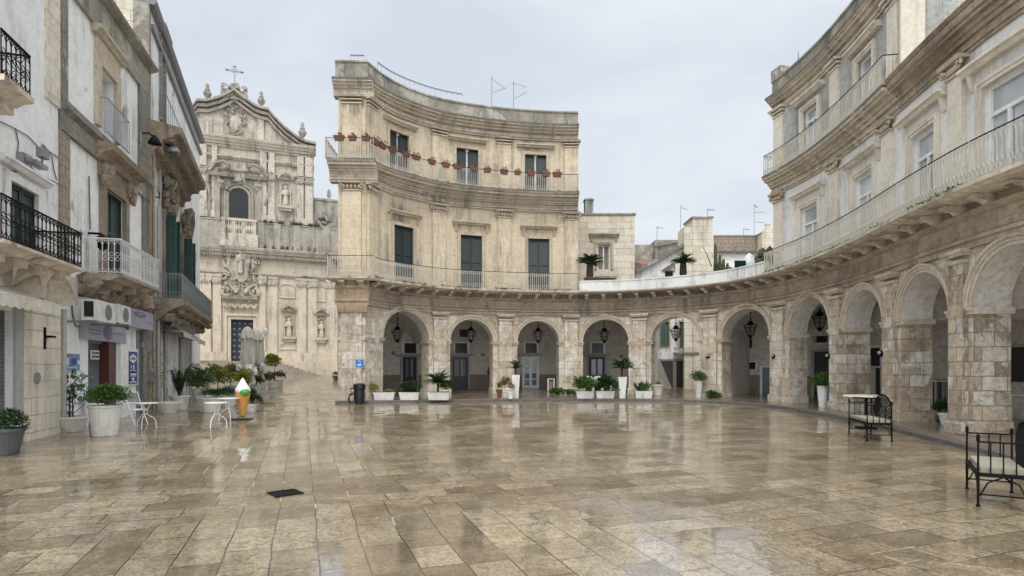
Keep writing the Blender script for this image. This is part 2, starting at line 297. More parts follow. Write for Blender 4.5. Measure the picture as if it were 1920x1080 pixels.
# ------------------------------------------------------------------ wet paving
DR = onground(535, 925)
def paving(name, c1, c2, simple=False):
    m, t, b = new(name); u = N(t, 'TexCoord').outputs['UV']
    sp = N(t, 'SeparateXYZ', {0: u}); dx = mth(t, 'SUBTRACT', sp.outputs[0], DR[0]); dy = mth(t, 'SUBTRACT', sp.outputs[1], DR[1])
    A = mth(t, 'ADD', mth(t, 'MULTIPLY', dx, -.3437), mth(t, 'MULTIPLY', dy, .939))     # along the street
    B = mth(t, 'ADD', mth(t, 'MULTIPLY', dx, .939), mth(t, 'MULTIPLY', dy, .3437))      # across it
    wob = N(t, 'TexNoise', {'Vector': u, 'Scale': .6, 'Detail': 2.}).outputs[0]
    v1 = N(t, 'CombineXYZ', {0: A, 1: mth(t, 'ADD', B, mth(t, 'MULTIPLY', wob, .10))}).outputs[0]
    v2 = N(t, 'CombineXYZ', {0: B, 1: mth(t, 'ADD', A, mth(t, 'MULTIPLY', wob, .10))}).outputs[0]
    par = {'Color1': (0, 0, 0, 1), 'Color2': (1, 1, 1, 1), 'Mortar': (0, 0, 0, 1), 'Scale': 1., 'Mortar Size': .008, 'Mortar Smooth': .25, 'Brick Width': .86, 'Row Height': .44}
    b1 = N(t, 'TexBrick', dict(par, Vector=v1), offset=.37, offset_frequency=2, squash=.72, squash_frequency=3)
    b2 = N(t, 'TexBrick', dict(par, Vector=v2), offset=.41, offset_frequency=2, squash=.75, squash_frequency=3)
    absB = mth(t, 'ABSOLUTE', B)
    near = mth(t, 'MULTIPLY', mth(t, 'LESS_THAN', A, 0.), mth(t, 'GREATER_THAN', mth(t, 'MULTIPLY', A, -1.15), absB))
    far = mth(t, 'MULTIPLY', mth(t, 'GREATER_THAN', A, 0.), mth(t, 'LESS_THAN', absB, mth(t, 'MINIMUM', mth(t, 'MULTIPLY', A, .8), 2.6)))
    sec = mth(t, 'ADD', near, far)
    if simple: sec = mth(t, 'MULTIPLY', sec, 0.)
    tone = mix(t, sec, b2.outputs[0], b1.outputs[0]); mor = N(t, 'Mix', {0: sec, 2: b2.outputs[1], 3: b1.outputs[1]}, data_type='FLOAT').outputs[0]
    fine = noi(t, u, 11, 7, .7, .5); mid = noi(t, u, 1.6, 8, .68, .6); big = noi(t, u, .33, 5, .6)
    vein = noi(t, scl(t, u, (1.2, 4, 1)), 2.2, 8, .7, 1.2)
    wn = N(t, 'TexNoise', {'Vector': u, 'Scale': 2.1, 'Detail': 9., 'Roughness': .72}).outputs[0]
    col = mix(t, mth(t, 'ADD', mth(t, 'MULTIPLY', tone, .85), rng(t, wn, .32, .68, -.22, .38)), c1, c2)
    col = mix(t, rng(t, mid, .42, .66, 0, .5), col, tuple(x*.6 for x in c1))
    col = mix(t, rng(t, vein, .55, .75, 0, .5), col, (.36, .29, .19))
    col = mix(t, rng(t, fine, .48, .66, 0, .9), col, (.095, .068, .038))
    col = mix(t, rng(t, noi(t, u, 26, 4, .7), .5, .6, 0, .75), col, (.075, .055, .032))
    col = mix(t, rng(t, noi(t, u, 60, 3, .7), .5, .6, 0, .5), col, (.09, .066, .04))
    col = mix(t, rng(t, noi(t, u, 17, 5, .75, .5), .56, .68, 0, .6), col, (.58, .49, .34))
    col = mix(t, rng(t, noi(t, u, 4.5, 5, .7), .66, .72, 0, .75), col, (.05, .038, .024))
    col = mix(t, rng(t, big, .42, .66, 0, .2), col, (.20, .15, .095))
    col = mix(t, mth(t, 'MULTIPLY', mor, rng(t, noi(t, u, 1.4, 4), .36, .5, .3, 1.)), col, mix(t, rng(t, noi(t, u, .8, 3), .57, .6), (.03, .022, .014), (.6, .52, .38)))
    wet = rng(t, noi(t, u, .5, 5, .6, .4), .38, .62)
    pit = mth(t, 'ADD', mth(t, 'MULTIPLY', fine, .30), mth(t, 'MULTIPLY', noi(t, u, 3, 3), .28))
    h = mth(t, 'SUBTRACT', mth(t, 'MULTIPLY', pit, rng(t, wet, 0, 1, 1., .35)), mth(t, 'MULTIPLY', mor, .55))
    h = mth(t, 'ADD', h, mth(t, 'MULTIPLY', tone, .10))
    bp = N(t, 'Bump', {'Strength': 1., 'Distance': .016, 'Height': h})
    ge = N(t, 'NewGeometry').outputs['Normal']; t2 = mth(t, 'FRACT', mth(t, 'MULTIPLY', tone, 17.3))
    tl = N(t, 'CombineXYZ', {0: rng(t, t2, 0, 1, -.008, .008), 1: rng(t, tone, 0, 1, -.010, .010), 2: 0.}).outputs[0]
    tl = N(t, 'VectorMath', {0: N(t, 'VectorMath', {0: ge, 1: tl}, operation='ADD').outputs[0]}, operation='NORMALIZE').outputs[0]
    bc = N(t, 'Bump', {'Strength': .15, 'Distance': .012, 'Height': h, 'Normal': tl})
    t.links.new(col, b.inputs['Base Color']); t.links.new(bp.outputs[0], b.inputs['Normal']); t.links.new(bc.outputs[0], b.inputs['Coat Normal'])
    t.links.new(rng(t, wet, 0, 1, .5, .32), b.inputs['Roughness']); t.links.new(rng(t, mth(t, 'ADD', noi(t, u, .8, 7, .7, .5), mth(t, 'MULTIPLY', t2, .10)), .42, .60, 1., .6), b.inputs['Coat Weight']); b.inputs['Coat IOR'].default_value = 4.0
    t.links.new(rng(t, mth(t, 'ADD', wet, mth(t, 'MULTIPLY', fine, -.3)), -.1, .6, .09, .008), b.inputs['Coat Roughness'])
    return m
M['paving'] = paving('wet_limestone_paving', (.165, .115, .057), (.57, .455, .285))
M['paving2'] = paving('wet_walkway_paving', (.14, .10, .058), (.32, .25, .16), True)

g = MB(); xs = [-400, -150, -80]+[-60+1.5*i for i in range(68)]+[80, 150, 400]; ys = [-60, -20]+[-8+1.2*i for i in range(60)]+[75, 100, 150, 400]
g.add([(x, y, gz(x, y)+.004*mn.noise(Vector((x*.35, y*.35, 0)))*(abs(x) < 60)) for y in ys for x in xs], [(j*len(xs)+i, j*len(xs)+i+1, (j+1)*len(xs)+i+1, (j+1)*len(xs)+i) for j in range(len(ys)-1) for i in range(len(xs)-1)])
mk('ground', g, M['paving'], smooth=True, kind='structure')

# ------------------------------------------------------------------ arcade curve
AR = Curve([(-6.75, 26.4), (-6.3, 27.5), (-5.6, 28.55), (-4.2, 29.75), (-2.6, 30.5), (-.5, 31.1), (2.0, 31.5), (4.0, 31.55), (6.5, 31.0), (9.0, 29.7), (10.8, 27.9), (11.8, 25.6), (12.15, 23), (12.1, 20.5), (11.85, 18), (11.45, 15.5), (11.2, 13.3), (11.2, 11.5), (11.25, 9.5), (11.3, 7.5)])
def ARc(s, n, z): x, y = AR.xy(s, n); return (max(x, -7.72), y, z)
def taper(s): q = max(0., min(1., s/2.6)); return .55+.45*q*q*(3-2*q)
def ARt(s, n, z): return AR(s, n*taper(s) if n > .1 else n, z)
def ENt(s, n, z): return EN(s, n*.62 if n > .1 else n, z)
EN = Line((-6.75, 26.4), (1.2, .05))                         # short end face of the corner palace, s from -1.2 to 0
CURB = Curve([(-8.05, 26.1), (-6.4, 26.15), (-3.5, 26.9), (0, 27.45), (3, 27.65), (6, 27.5), (8, 27.0), (9.4, 26.2), (10.35, 24.9), (10.85, 23.2), (10.95, 21), (10.85, 18.4), (10.45, 15.5), (10.1, 13.4), (9.65, 10.8), (9.35, 8.5), (9.2, 6)])
PZ = .12
def pz(x, y): return gz(x, y)+PZ
# walkway under the arches: from the kerb to behind the rear wall
wk = MB(); n = 110; rows = []
for i in range(n+1):
    a = Vector(CURB.xy(CURB.L*i/n)); b = Vector(ARc(AR.L*i/n, -5.2, 0)[:2]); rows.append([(p.x, p.y, gz(p.x, p.y)+PZ) for p in (a.lerp(b, q) for q in (0, .15, .35, .6, 1))])
wk.loft(rows, 0, False, False)
wk.add([(rows[0][0][0]-.1, rows[0][0][1]-.0, rows[0][0][2]), (-8.05, 30, pz(0, 30)), rows[0][4], rows[0][0]], [(0, 1, 2, 3)])
mk('pavement', wk, M['paving2'], kind='structure')
kb = MB(); rings = []
for i in range(n+1):
    s = CURB.L*i/n; r = []
    for q, z in ((-.03, -.05), (-.03, PZ-.015), (-.015, PZ+.006), (.26, PZ+.008), (.26, -.05)):
        x, y = CURB.xy(s, -q); r.append((x, y, gz(x, y)+z))
    rings.append(r)
kb.loft(rings); mk('kerb', kb, M['curb'], kind='structure')

# ------------------------------------------------------------------ architecture helpers
def wall(mb, s0, s1, z0, z1, holes, dep=.22, mi=0, ds=.5, n=0.):
    S = sorted({s0, s1}|{h[0] for h in holes}|{h[1] for h in holes}); k = [s0]
    for a, b in zip(S, S[1:]):
        m_ = max(1, math.ceil((b-a)/ds)); k += [a+(b-a)*i/m_ for i in range(1, m_+1)]
    Z = sorted({z0, z1}|{h[2] for h in holes}|{h[3] for h in holes})
    for a, b in zip(k, k[1:]):
        for c, d in zip(Z, Z[1:]):
            ms, mz = (a+b)/2, (c+d)/2
            if any(h[0] < ms < h[1] and h[2] < mz < h[3] for h in holes): continue
            mb.add([(a, n, c), (b, n, c), (b, n, d), (a, n, d)], [(0, 1, 2, 3)], mi)
    for a, b, c, d in holes:
        for P in (((a, c), (a, d)), ((b, c), (b, d)), ((a, d), (b, d)), ((a, c), (b, c))):
            mb.add([(P[0][0], n, P[0][1]), (P[1][0], n, P[1][1]), (P[1][0], n-dep, P[1][1]), (P[0][0], n-dep, P[0][1])], [(0, 1, 2, 3)], mi)
    return mb
def railing(s0, s1, n, z0, z1, sp=.115, ret0=None, ret1=None, r=.0125, loops=True, cap=.017):
    mb = MB()
    def run(P, L):
        k = max(2, round(L/sp))
        zl = z0+.05; zu = z1-.03
        for i in range(k+1):
            a, nn = P(L*i/k); mb.tube([(a, nn, z0), (a, nn, z1)], r*(1.6 if i % 12 == 0 else 1), 4)
            if loops and i < k:
                a2, n2 = P(L*(i+1)/k); am, nm = P(L*(i+.5)/k)
                h = (z1-z0)
                mb.tube([(a, nn, zl), (am, nm, zl+h*.13), (a2, n2, zl)], r*.9, 3); mb.tube([(a, nn, zl+h*.26), (am, nm, zl+h*.13), (a2, n2, zl+h*.26)], r*.9, 3)
                mb.tube([(a, nn, zu-h*.2), (am, nm, zu-h*.05), (a2, n2, zu-h*.2)], r*.9, 3)
        m_ = max(1, math.ceil(L/.4))
        for z, rr, mi in ((z1, cap, 1), (zl, .012, 0), (z1-.06, .009, 0)): mb.tube([(*P(L*i/m_), z) for i in range(m_+1)], rr, 4, mi)
    run(lambda q: (s0+q, n), s1-s0)
    if ret0 is not None: run(lambda q: (s0, ret0+q), n-ret0)
    if ret1 is not None: run(lambda q: (s1, ret1+q), n-ret1)
    return mb
def hoodpart(mb, sc_, w, z, proj=.28, h=.2, corb=.3):
    """straight window hood on two little brackets"""
    mb.prof([(.003, z), (proj*.55, z), (proj*.75, z+h*.5), (proj, z+h*.6), (proj, z+h), (.003, z+h*1.2)], sc_-w/2, sc_+w/2, 0, .5)
    if corb:
        for q in (-1, 1): mb.prof([(.003, z-corb), (.05, z-corb), (proj*.5, z-.002), (.003, z-.002)], sc_+q*(w/2-.18)-.06, sc_+q*(w/2-.18)+.06)
def surround(mb, sc_, w, z0, z1, fw=.17, pr=.07):
    for a, b in ((sc_-w/2-fw, sc_-w/2), (sc_+w/2, sc_+w/2+fw)): mb.box(a, b, .003, pr, z0, z1+fw)
    mb.box(sc_-w/2, sc_+w/2, .003, pr, z1, z1+fw, ds=.6)
def shutterwin(fr, root, sc_, w, z0, z1, hood=None, fw=.17, mat='shutter', opened=0, sm='hood'):
    f = MB(); surround(f, sc_, w, z0, z1, fw)
    if hood: hoodpart(f, sc_, w+2*fw+.55, hood[0], hood[1], hood[2], hood[3])
    win = mk('window', f, M[sm], root, fr)
    if opened:
        p = MB(); p.box(sc_-w/2, sc_+w/2, -.2, -.17, z0, z1); mk('pane', p, M['glass'], win, fr)
        p = MB()
        for a, b in ((-.03, .03), (-w/2, -w/2+.08), (w/2-.08, w/2)): p.box(sc_+a, sc_+b, -.168, -.12, z0, z1)
        p.box(sc_-w/2, sc_+w/2, -.166, -.13, z1-.1, z1-.002); mk('sash', p, M['frame'], win, fr)
    for q in (-1, 1):
        p = MB(); a, b = sorted((sc_+q*.012, sc_+q*(w/2-.01)))
        if opened == 1 and q == 1: p.box(sc_+.10, sc_+w/2-.01, -.11, -.05, z0+.02, z1-.01)
        elif opened == 1: a -= 0; p.box(sc_-w/2+.01, sc_-.07, -.11, -.05, z0+.02, z1-.01)
        else:
            p.box(a, b, -.09, -.045, z0+.02, z1-.01)
            for c, d in ((a, a+.07), (b-.07, b)): p.box(c, d, -.044, -.02, z0+.02, z1-.01)
            for c in (z0+.02, (z0+z1)/2, z1-.12): p.box(a+.072, b-.072, -.044, -.022, c, c+.1)
        mk('shutter', p, M[mat], win, fr)
    return win
def glazed(fr, root, sc_, w, z0, z1, hood, trans=.3, fw=.2, pane='curtain', sm='hood', bars=0):
    f = MB(); surround(f, sc_, w, z0, z1, fw, .09); surround(f, sc_, w+.18, z0, z1+.09, fw-.05, .12)
    if hood: hoodpart(f, sc_, w+2*fw+.8, hood[0], hood[1], hood[2], hood[3])
    win = mk('window', f, M[sm], root, fr)
    p = MB(); p.box(sc_-w/2, sc_+w/2, -.2, -.16, z0, z1); mk('pane', p, M[pane], win, fr)
    p = MB(); zt = z0+(z1-z0)*(1-trans)
    for a, b in ((-.04, .04),): p.box(sc_+a, sc_+b, -.155, -.09, z0, zt)
    for a, b in ((-w/2, -w/2+.09), (w/2-.09, w/2)): p.box(sc_+a, sc_+b, -.155, -.08, z0, z1)
    p.box(sc_-w/2+.09, sc_+w/2-.09, -.152, -.085, zt, zt+.09); p.box(sc_-w/2+.09, sc_+w/2-.09, -.152, -.085, z1-.1, z1-.002)
    for i in range(bars): z = z0+(zt-z0)*(i+1)/(bars+1); p.box(sc_-w/2+.09, sc_+w/2-.09, -.153, -.1, z, z+.05)
    mk('sash', p, M['frame'], win, fr); return win
def pilaster(mb, s, w, z0, z1, pr=.13): mb.prof([(.002, z0), (pr, z0), (pr, z1), (.002, z1)], s-w/2, s+w/2, 0, .4); mb.prof([(.002, z0+.003), (pr+.06, z0+.003), (pr+.06, z0+.25), (pr, z0+.3), (.002, z0+.3)], s-w/2-.06, s+w/2+.06)
def capital(mb, s, w, z, h=.36, pr=.13, volute=True):
    mb.prof([(.001, z+h*.72), (pr+.16, z+h*.72), (pr+.2, z+h), (.001, z+h)], s-w/2-.14, s+w/2+.14)
    mb.prof([(.001, z-.06), (pr+.05, z-.06), (pr+.05, z), (.001, z)], s-w/2-.04, s+w/2+.04)
    if volute:
        for q in (-1, 1):
            c = (s+q*(w/2+.02), z+h*.4); pts = []
            for i in range(15):
                a = math.pi*.5-q*i*.62; r = (h*.36)*(1-i/16); pts.append((c[0]+math.cos(a)*r, pr+.08+.05*i/15, c[1]+math.sin(a)*r))
            mb.tube(pts, .045, 5)
        for i in range(5): mb.blob((s-w/2+w*(i+.5)/5, pr+.05, z+h*.35), (.07, .06, h*.3), .2, i, k=6, m=4)
    else: mb.prof([(.001, z+h*.3), (pr+.1, z+h*.3), (pr+.1, z+h*.5), (.001, z+h*.5)], s-w/2-.08, s+w/2+.08)
def mossy(a, b, z, root, fr, n=700):
    mb = MB(); q = random.Random(int(a*10)+int(z))
    for i in range(n):
        s = a+(b-a)*q.random(); 
        if mn.noise(Vector((s*.5, z, 1))) < -.05: continue
        mb.leaf((s, q.uniform(.78, .955), z+q.uniform(-.05, .02)), (q.uniform(-1, 1), .5, q.uniform(-.2, .9)), (0, 1, 0), q.uniform(.05, .13), .06)
    mk('moss', mb, M['moss'], root, fr, kind='stuff')
def lip(a, b, p, zt, root, fr, h=.07, mat='soot'): mb = MB(); mb.prof([(.002, zt-h), (p+.015, zt-h), (p+.015, zt+.015), (.002, zt+.015)], a, b); mk('cornice_lip', mb, M[mat], root, fr)
def order(root, fr, s, w, z0, z1, h, pr, vol, pm, cm):
    p = MB(); pilaster(p, s, w, z0, z1-.05, pr); p = mk('pilaster', p, M[pm], root, fr); c = MB(); capital(c, s, w, z1, h, pr, vol); mk('capital', c, M[cm], p, fr)
def corbels(mb, s0, s1, sp, z0, z1, n0, n1, w=.26):
    k = max(1, round((s1-s0)/sp))
    for i in range(k):
        c = s0+(s1-s0)*(i+.5)/k; mb.prof([(n0, z1), (n1, z1), (n1, z1-(z1-z0)*.35), (n1-.12, z1-(z1-z0)*.6), (n0+(n1-n0)*.55, z1-(z1-z0)*.7), (n0+(n1-n0)*.4, z0), (n0, z0)], c-w/2, c+w/2, 0, 9)
        mb.box(c-w/2-.03, c+w/2+.03, n1-.2, n1+.03, z1-.09, z1-.012)

# ------------------------------------------------------------------ the arcade
OPN = [(718, 804), (844, 924), (970, 1048), (1093, 1178.6), (1221, 1311), (1353.6, 1443), (1480, 1555.6), (1586, 1655.6), (1690, 1780.6), (1825, 1955)]
OP = [(AR.s(a), AR.s(min(b, 1954))) for a, b in OPN]
print('openings', [(round(a, 2), round(b-a, 2)) for a, b in OP], 'L', round(AR.L, 2))
TH = .85; ZI = 3.42; ZT = 4.9
SM, ST, SE = AR.s(1084), AR.s(1451), AR.L-.4
OP[9] = (OP[9][0], OP[9][0]+2.55); OP.append((OP[9][1]+1.15, OP[9][1]+3.6))
OP = [o for o in OP if o[1] < SE]
corner = thing('corner_palace', 'beige stone palace with concave front, dark green shutters and railed balconies', 'building', (-6.75, 26.4, gz(0, 26)))
terrace = thing('terrace_arcade', 'low arcaded wing with white parapet and roof terrace between the two palaces', 'building', (6.5, 31, gz(0, 31)))
curved = thing('curved_palace', 'white plastered curved palace with tall pale windows above its arcade', 'building', (12, 20, gz(0, 20)))
def own(s): return corner if s < SM else terrace if s < ST-.1 else curved
edges = [-.02]+[x for o in OP for x in o]+[SE]
PIERS = [(edges[2*i], edges[2*i+1]) for i in range(len(OP)+1)]
def archpts(a, b, r, k=22):
    c = (a+b)/2; return [(c-r*math.cos(math.pi*i/k), ZI+r*(.02+math.sin(math.pi*i/k))) for i in range(k+1)]
for i, (a, b) in enumerate(PIERS):
    m_ = (a+b)/2; x, y = AR.xy(m_); zb = gz(x, y)-.15; rt = own(m_); mb = MB()
    mb.prof([(-TH, zb), (0, zb), (0, ZI), (-TH, ZI)], a, b, 0, .3)
    pw = min(.72, (b-a)*.62)
    if i: pilaster(mb, m_, pw, pz(x, y), ZT-.3, .14)
    mb.prof([(-TH-.03, zb), (.07, zb), (.07, pz(x, y)+.28), (0, pz(x, y)+.34), (-TH-.03, pz(x, y)+.34)], a-.05, b+.05, 0, .4)
    p = mk('pier', mb, M['pierrough' if i > 6 else 'pier'], rt, AR)
    mb = MB()
    for c, d in ((a-.07, m_-pw/2-.003), (m_+pw/2+.003, b+.07)):
        mb = MB(); mb.prof([(-TH-.05, ZI-.13), (.05, ZI-.13), (.05, ZI-.06), (.09, ZI-.03), (.09, ZI+.03), (-TH-.05, ZI+.03)], c, d, 0, .4); mk('impost_moulding', mb, M['arch'], p, AR)
    if i:
        mb = MB()
        for z0, z1, q in ((ZT-.32, ZT-.24, .20), (ZT-.14, ZT-.07, .23), (ZT-.07, ZT+.02, .28)): mb.prof([(.001, z0), (q, z0), (q, z1), (.001, z1)], m_-pw/2-q+.14, m_+pw/2+q-.14, 0, .4)
        mk('pier_capital', mb, M['arch'], p, AR)
for i, (a, b) in enumerate(OP):
    rt = own((a+b)/2); r = (b-a)/2; A = archpts(a, b, r); l = (PIERS[i][0]+PIERS[i][1])/2; h = (PIERS[i+1][0]+PIERS[i+1][1])/2
    if i == 0: l = 0.0
    mb = MB(); ztop = ZT+.04
    for (x0, z0), (x1, z1) in zip(A, A[1:]):
        for n_ in (0, -TH): mb.add([(x0, n_, z0), (x1, n_, z1), (x1, n_, ztop), (x0, n_, ztop)], [(0, 1, 2, 3)])
        mb.add([(x0, 0, z0), (x1, 0, z1), (x1, -TH, z1), (x0, -TH, z0)], [(0, 1, 2, 3)], 1)
    for c, d in ((l, a), (b, h)):
        k = max(1, math.ceil((d-c)/.35))
        for j in range(k):
            p, q = c+(d-c)*j/k, c+(d-c)*(j+1)/k
            for n_ in (0, -TH): mb.add([(p, n_, ZI), (q, n_, ZI), (q, n_, ztop), (p, n_, ztop)], [(0, 1, 2, 3)])
    mk('spandrel', mb, [M['pier'], M['vault']], rt, AR)
    mb = MB(); c0 = (a+b)/2
    for r0, r1, q in ((r, r+.09, .05), (r+.09, r+.17, .085), (r+.17, r+.235, .13)):
        k = 26; rings = []
        for j in range(k+1):
            t_ = math.pi*j/k; cs, sn = -math.cos(t_), math.sin(t_)+.02
            rings.append([(c0+cs*r0, .002, ZI+sn*r0), (c0+cs*r1, .002, ZI+sn*r1), (c0+cs*r1, q, ZI+sn*r1), (c0+cs*r0, q, ZI+sn*r0)])
        mb.loft(rings)
    mk('arch_moulding', mb, M['arch'], rt, AR)
    # barrel over the bay, from the front wall to the rear wall
    mb = MB(); rb = (h-l)/2-.02; cb = (h+l)/2; k = 16; hh = max(1.62, min(rb, 1.75)); rings = []
    dep = -4.2 if i != 4 else -4.0
    for n_ in (-TH+.002, -2.0, -3.2, dep): rings.append([(cb-rb*math.cos(math.pi*j/k), n_, ZI+.03+hh*math.sin(math.pi*j/k)) for j in range(k+1)])
    mb.loft(rings, 0, False, False); mb.box(l, h, dep, -TH, ZI+.03+hh+.01, 5.9, ds=.5) ; mk('vault', mb, M['vault'], rt, ARc)
    if i != 4:
        mb = MB(); wall(mb, l, h, .2, 5.4, [], n=-4.2); mk('rear_wall', mb, M['vault'], rt, ARc)
        if i in (0, 1, 2, 5): mb = MB(); mb.box(l+.02, h-.02, -4.2, -4.16, .3, 1.62, ds=.5); mk('wainscot', mb, M['wains'], rt, ARc)
# rear partitions where the passage passes through
mb = MB()
for s in ((PIERS[4][0]+PIERS[4][1])/2, (PIERS[5][0]+PIERS[5][1])/2): mb.box(s-.15, s+.15, -5.2, -TH, .2, 5.5)
mk('passage_wall', mb, M['vault'], terrace, AR)
# entablature, slab and corbels: one run per building
ENT = [(-.3, 4.9), (.10, 4.9), (.10, 5.04), (.16, 5.07), (.16, 5.16), (.07, 5.2), (.07, 5.62), (.14, 5.66), (.2, 5.72), (.2, 5.78), (.05, 5.8), (.05, 6.0), (-.3, 6.0)]
SLAB = [(-.3, 6.0), (.8, 6.0), (.86, 6.03), (.95, 6.06), (.95, 6.16), (-.3, 6.17)]
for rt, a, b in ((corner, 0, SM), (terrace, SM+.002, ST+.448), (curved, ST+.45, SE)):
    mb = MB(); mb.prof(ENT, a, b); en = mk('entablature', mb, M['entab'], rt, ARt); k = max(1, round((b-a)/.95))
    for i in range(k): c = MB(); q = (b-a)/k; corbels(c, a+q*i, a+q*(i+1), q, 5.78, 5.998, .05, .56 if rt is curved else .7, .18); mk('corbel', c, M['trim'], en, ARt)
    if rt is not terrace:
        mb = MB(); mb.prof(SLAB, a, b); bal = mk('balcony', mb, M['trim'], rt, ARt)
        mk('railing', railing(a+.05, b-.05, .86, 6.17, 7.08, ret1=.05 if rt is corner else None, ret0=.05 if rt is curved else None), [M['rail'], M['iron']], bal, ARt); mossy(a, b, 6.17, bal, ARt)
    else:
        mb = MB(); mb.prof([(-.3, 6.0), (.8, 6.0), (.9, 6.05), (.9, 6.12), (-.3, 6.12)], a, b); mk('cornice', mb, M['entab'], rt, AR)
        mb = MB(); mb.prof([(.62, 6.11), (.84, 6.11), (.84, 6.62), (.87, 6.63), (.87, 6.69), (.6, 6.69), (.6, 6.63), (.62, 6.62)], a, b); mk('parapet', mb, M['paint'], rt, AR)
        mb = MB(); mb.prof([(-4.6, 5.95), (.5, 5.95), (.5, 6.45), (-4.6, 6.45)], a, b); mk('roof_terrace', mb, M['greystone'], rt, AR)

# ------------------------------------------------------------------ corner palace, upper floors
def spx(*px): return [AR.s(p) for p in px]
h1 = [(AR.s(p), 1.18) for p in (756, 883.5, 1010)]; h2 = [(AR.s(p), 1.2) for p in (747, 876, 1004)]
mb = MB(); wall(mb, 0, SM, 6.15, 10.9, [(s-w/2, s+w/2, 6.17, 9.1) for s, w in h1]); wall(mb, 0, SM, 11.4, 14.75, [(s-w/2, s+w/2, 11.5, 13.7) for s, w in h2])
mb.add([(-1.2, 0, 6.15), (0, 0, 6.15), (0, 0, 14.7), (-1.2, 0, 14.7)], [(0, 1, 2, 3)]) if False else None
mk('wall', mb, M['beige'], corner, AR)
for s, w in h1: shutterwin(AR, corner, s, w, 6.19, 9.1, (9.62, .3, .17, .35))
for s, w in h2: shutterwin(AR, corner, s, w, 11.5, 13.7, (14.05, .3, .17, 0), opened=1)
for s, w in [(AR.s(p), .75) for p in (812, 822, 945, 1071)][1:]+[(.45, .7)]:
    order(corner, AR, s, w, 6.18, 10.2, .36, .13, True, 'beige', 'hood'); order(corner, AR, s, w, 11.48, 14.2, .3, .1, False, 'beige', 'hood')
C1 = [(-.3, 10.56), (.12, 10.56), (.12, 10.64), (.2, 10.66), (.2, 10.74), (.08, 10.78), (.08, 10.92), (.2, 10.94), (.2, 11.0), (.28, 11.02), (.32, 11.1), (.44, 11.12), (.5, 11.2), (.8, 11.22), (.8, 11.32), (.9, 11.34), (.95, 11.38), (.95, 11.47), (-.3, 11.48)]
C2 = [(-.3, 14.48), (.1, 14.48), (.1, 14.56), (.17, 14.58), (.17, 14.68), (.08, 14.72), (.08, 14.8), (.24, 14.83), (.3, 14.92), (.42, 14.94), (.46, 15.03), (.62, 15.05), (.62, 15.12), (.66, 15.14), (.66, 15.2), (-.3, 15.26)]
PAR = [(-.25, 15.2), (.12, 15.2), (.12, 16.0), (.17, 16.02), (.17, 16.1), (-.25, 16.1)]
mb = MB(); mb.prof(C1, 0, SM); b2 = mk('balcony', mb, M['trim'], corner, ARt)
mk('railing', railing(.05, SM-.05, .86, 11.48, 12.4, ret1=.05), [M['rail'], M['iron']], b2, ARt); mossy(0, SM, 11.47, b2, ARt, 250)
mb = MB(); mb.prof(C2, 0, SM); mk('cornice', mb, M['trim'], corner, ARt); lip(0, SM+.02, .66, 15.2, corner, ARt); lip(0, SM+.02, .95, 11.46, corner, ARt, .06)
mb = MB(); mb.prof(PAR, 0, SM); mk('parapet', mb, M['mould'], corner, AR)
# end face and body
E0 = -1.25
mb = MB(); wall(mb, E0, 0, 6.15, 14.75, []); order(corner, EN, -.62, .86, 6.18, 10.2, .36, .13, True, 'beige', 'hood'); order(corner, EN, -.62, .86, 11.48, 14.2, .3, .1, False, 'beige', 'hood')
c = 10.2; bk = MB()
xa, ya = EN.xy(E0); P = [AR.xy(SM*i/30, -.3) for i in range(31)]
body = [(xa+.02, ya+.05)]+P+[(3.55, 40), (xa+.02, 40)]
mb2 = MB(); mb2.prismz(body, 6.2, 15.9); mk('body', mb2, M['greystone'], corner, None, world=True)
mk('end_wall', mb, M['beige'], corner, EN)
mb = MB(); x, y = EN.xy(-.6); zb = gz(x, y)-.1
mb.box(E0, -.01, -1.0, 0, zb, 6.1); mb.box(E0+.14, -.16, .002, .12, zb, 4.55); mb.box(E0-.02, .02, .001, .16, zb, .95); mb.box(E0-.04, .05, -.9, .06, ZI-.13, ZI)
mk('pier', mb, M['pier'], corner, EN)
mb = MB(); mb.prof([(p[0]+.02, p[1]) for p in ENT], E0-.12, .16); corbels(mb, E0-.2, .3, .85, 5.72, 5.998, .06, .5); mb.prof([(.001, 4.55), (.2, 4.55), (.26, 4.7), (.3, 4.88), (.001, 4.88)], E0, .12); mk('entablature', mb, M['ochre'], corner, EN)
mb = MB(); mb.prof(SLAB, E0-.38, .51); bb = mk('balcony', mb, M['trim'], corner, ENt); mk('railing', railing(E0-.34, .45, .86, 6.17, 7.08, ret0=-1.5), [M['rail'], M['iron']], bb, ENt)
mb = MB(); mb.prof(C1, E0-.38, .51); bb = mk('balcony', mb, M['trim'], corner, ENt); mk('railing', railing(E0-.45, .45, .86, 11.48, 12.4, ret0=-1.5), [M['rail'], M['iron']], bb, ENt)
mb = MB(); mb.prof(C2, E0-.2, .36); mk('cornice', mb, M['trim'], corner, ENt); lip(E0-.2, .37, .66, 15.2, corner, ENt); lip(E0-.38, .52, .95, 11.46, corner, ENt, .06); mb = MB(); mb.prof(PAR, E0-.12, .12); mk('parapet', mb, M['mould'], corner, EN)
# rear side of the first bay
mb = MB(); mb.box(E0, E0+.3, -9, -1.0, .1, 6.1); mk('side_wall', mb, M['rubble'], corner, EN)
# roof rail
mb = railing(1.0, AR.s(868), -.05, 16.1, 16.62, .3, r=.006, loops=False, cap=.018); mk('roof_railing', mb, [M['galv'], M['iron']], corner, AR)
mb = railing(E0+.5, -.1, -.15, 16.1, 16.5, .3, r=.006, loops=False, cap=.018); mk('roof_railing', mb, [M['galv'], M['iron']], corner, EN)

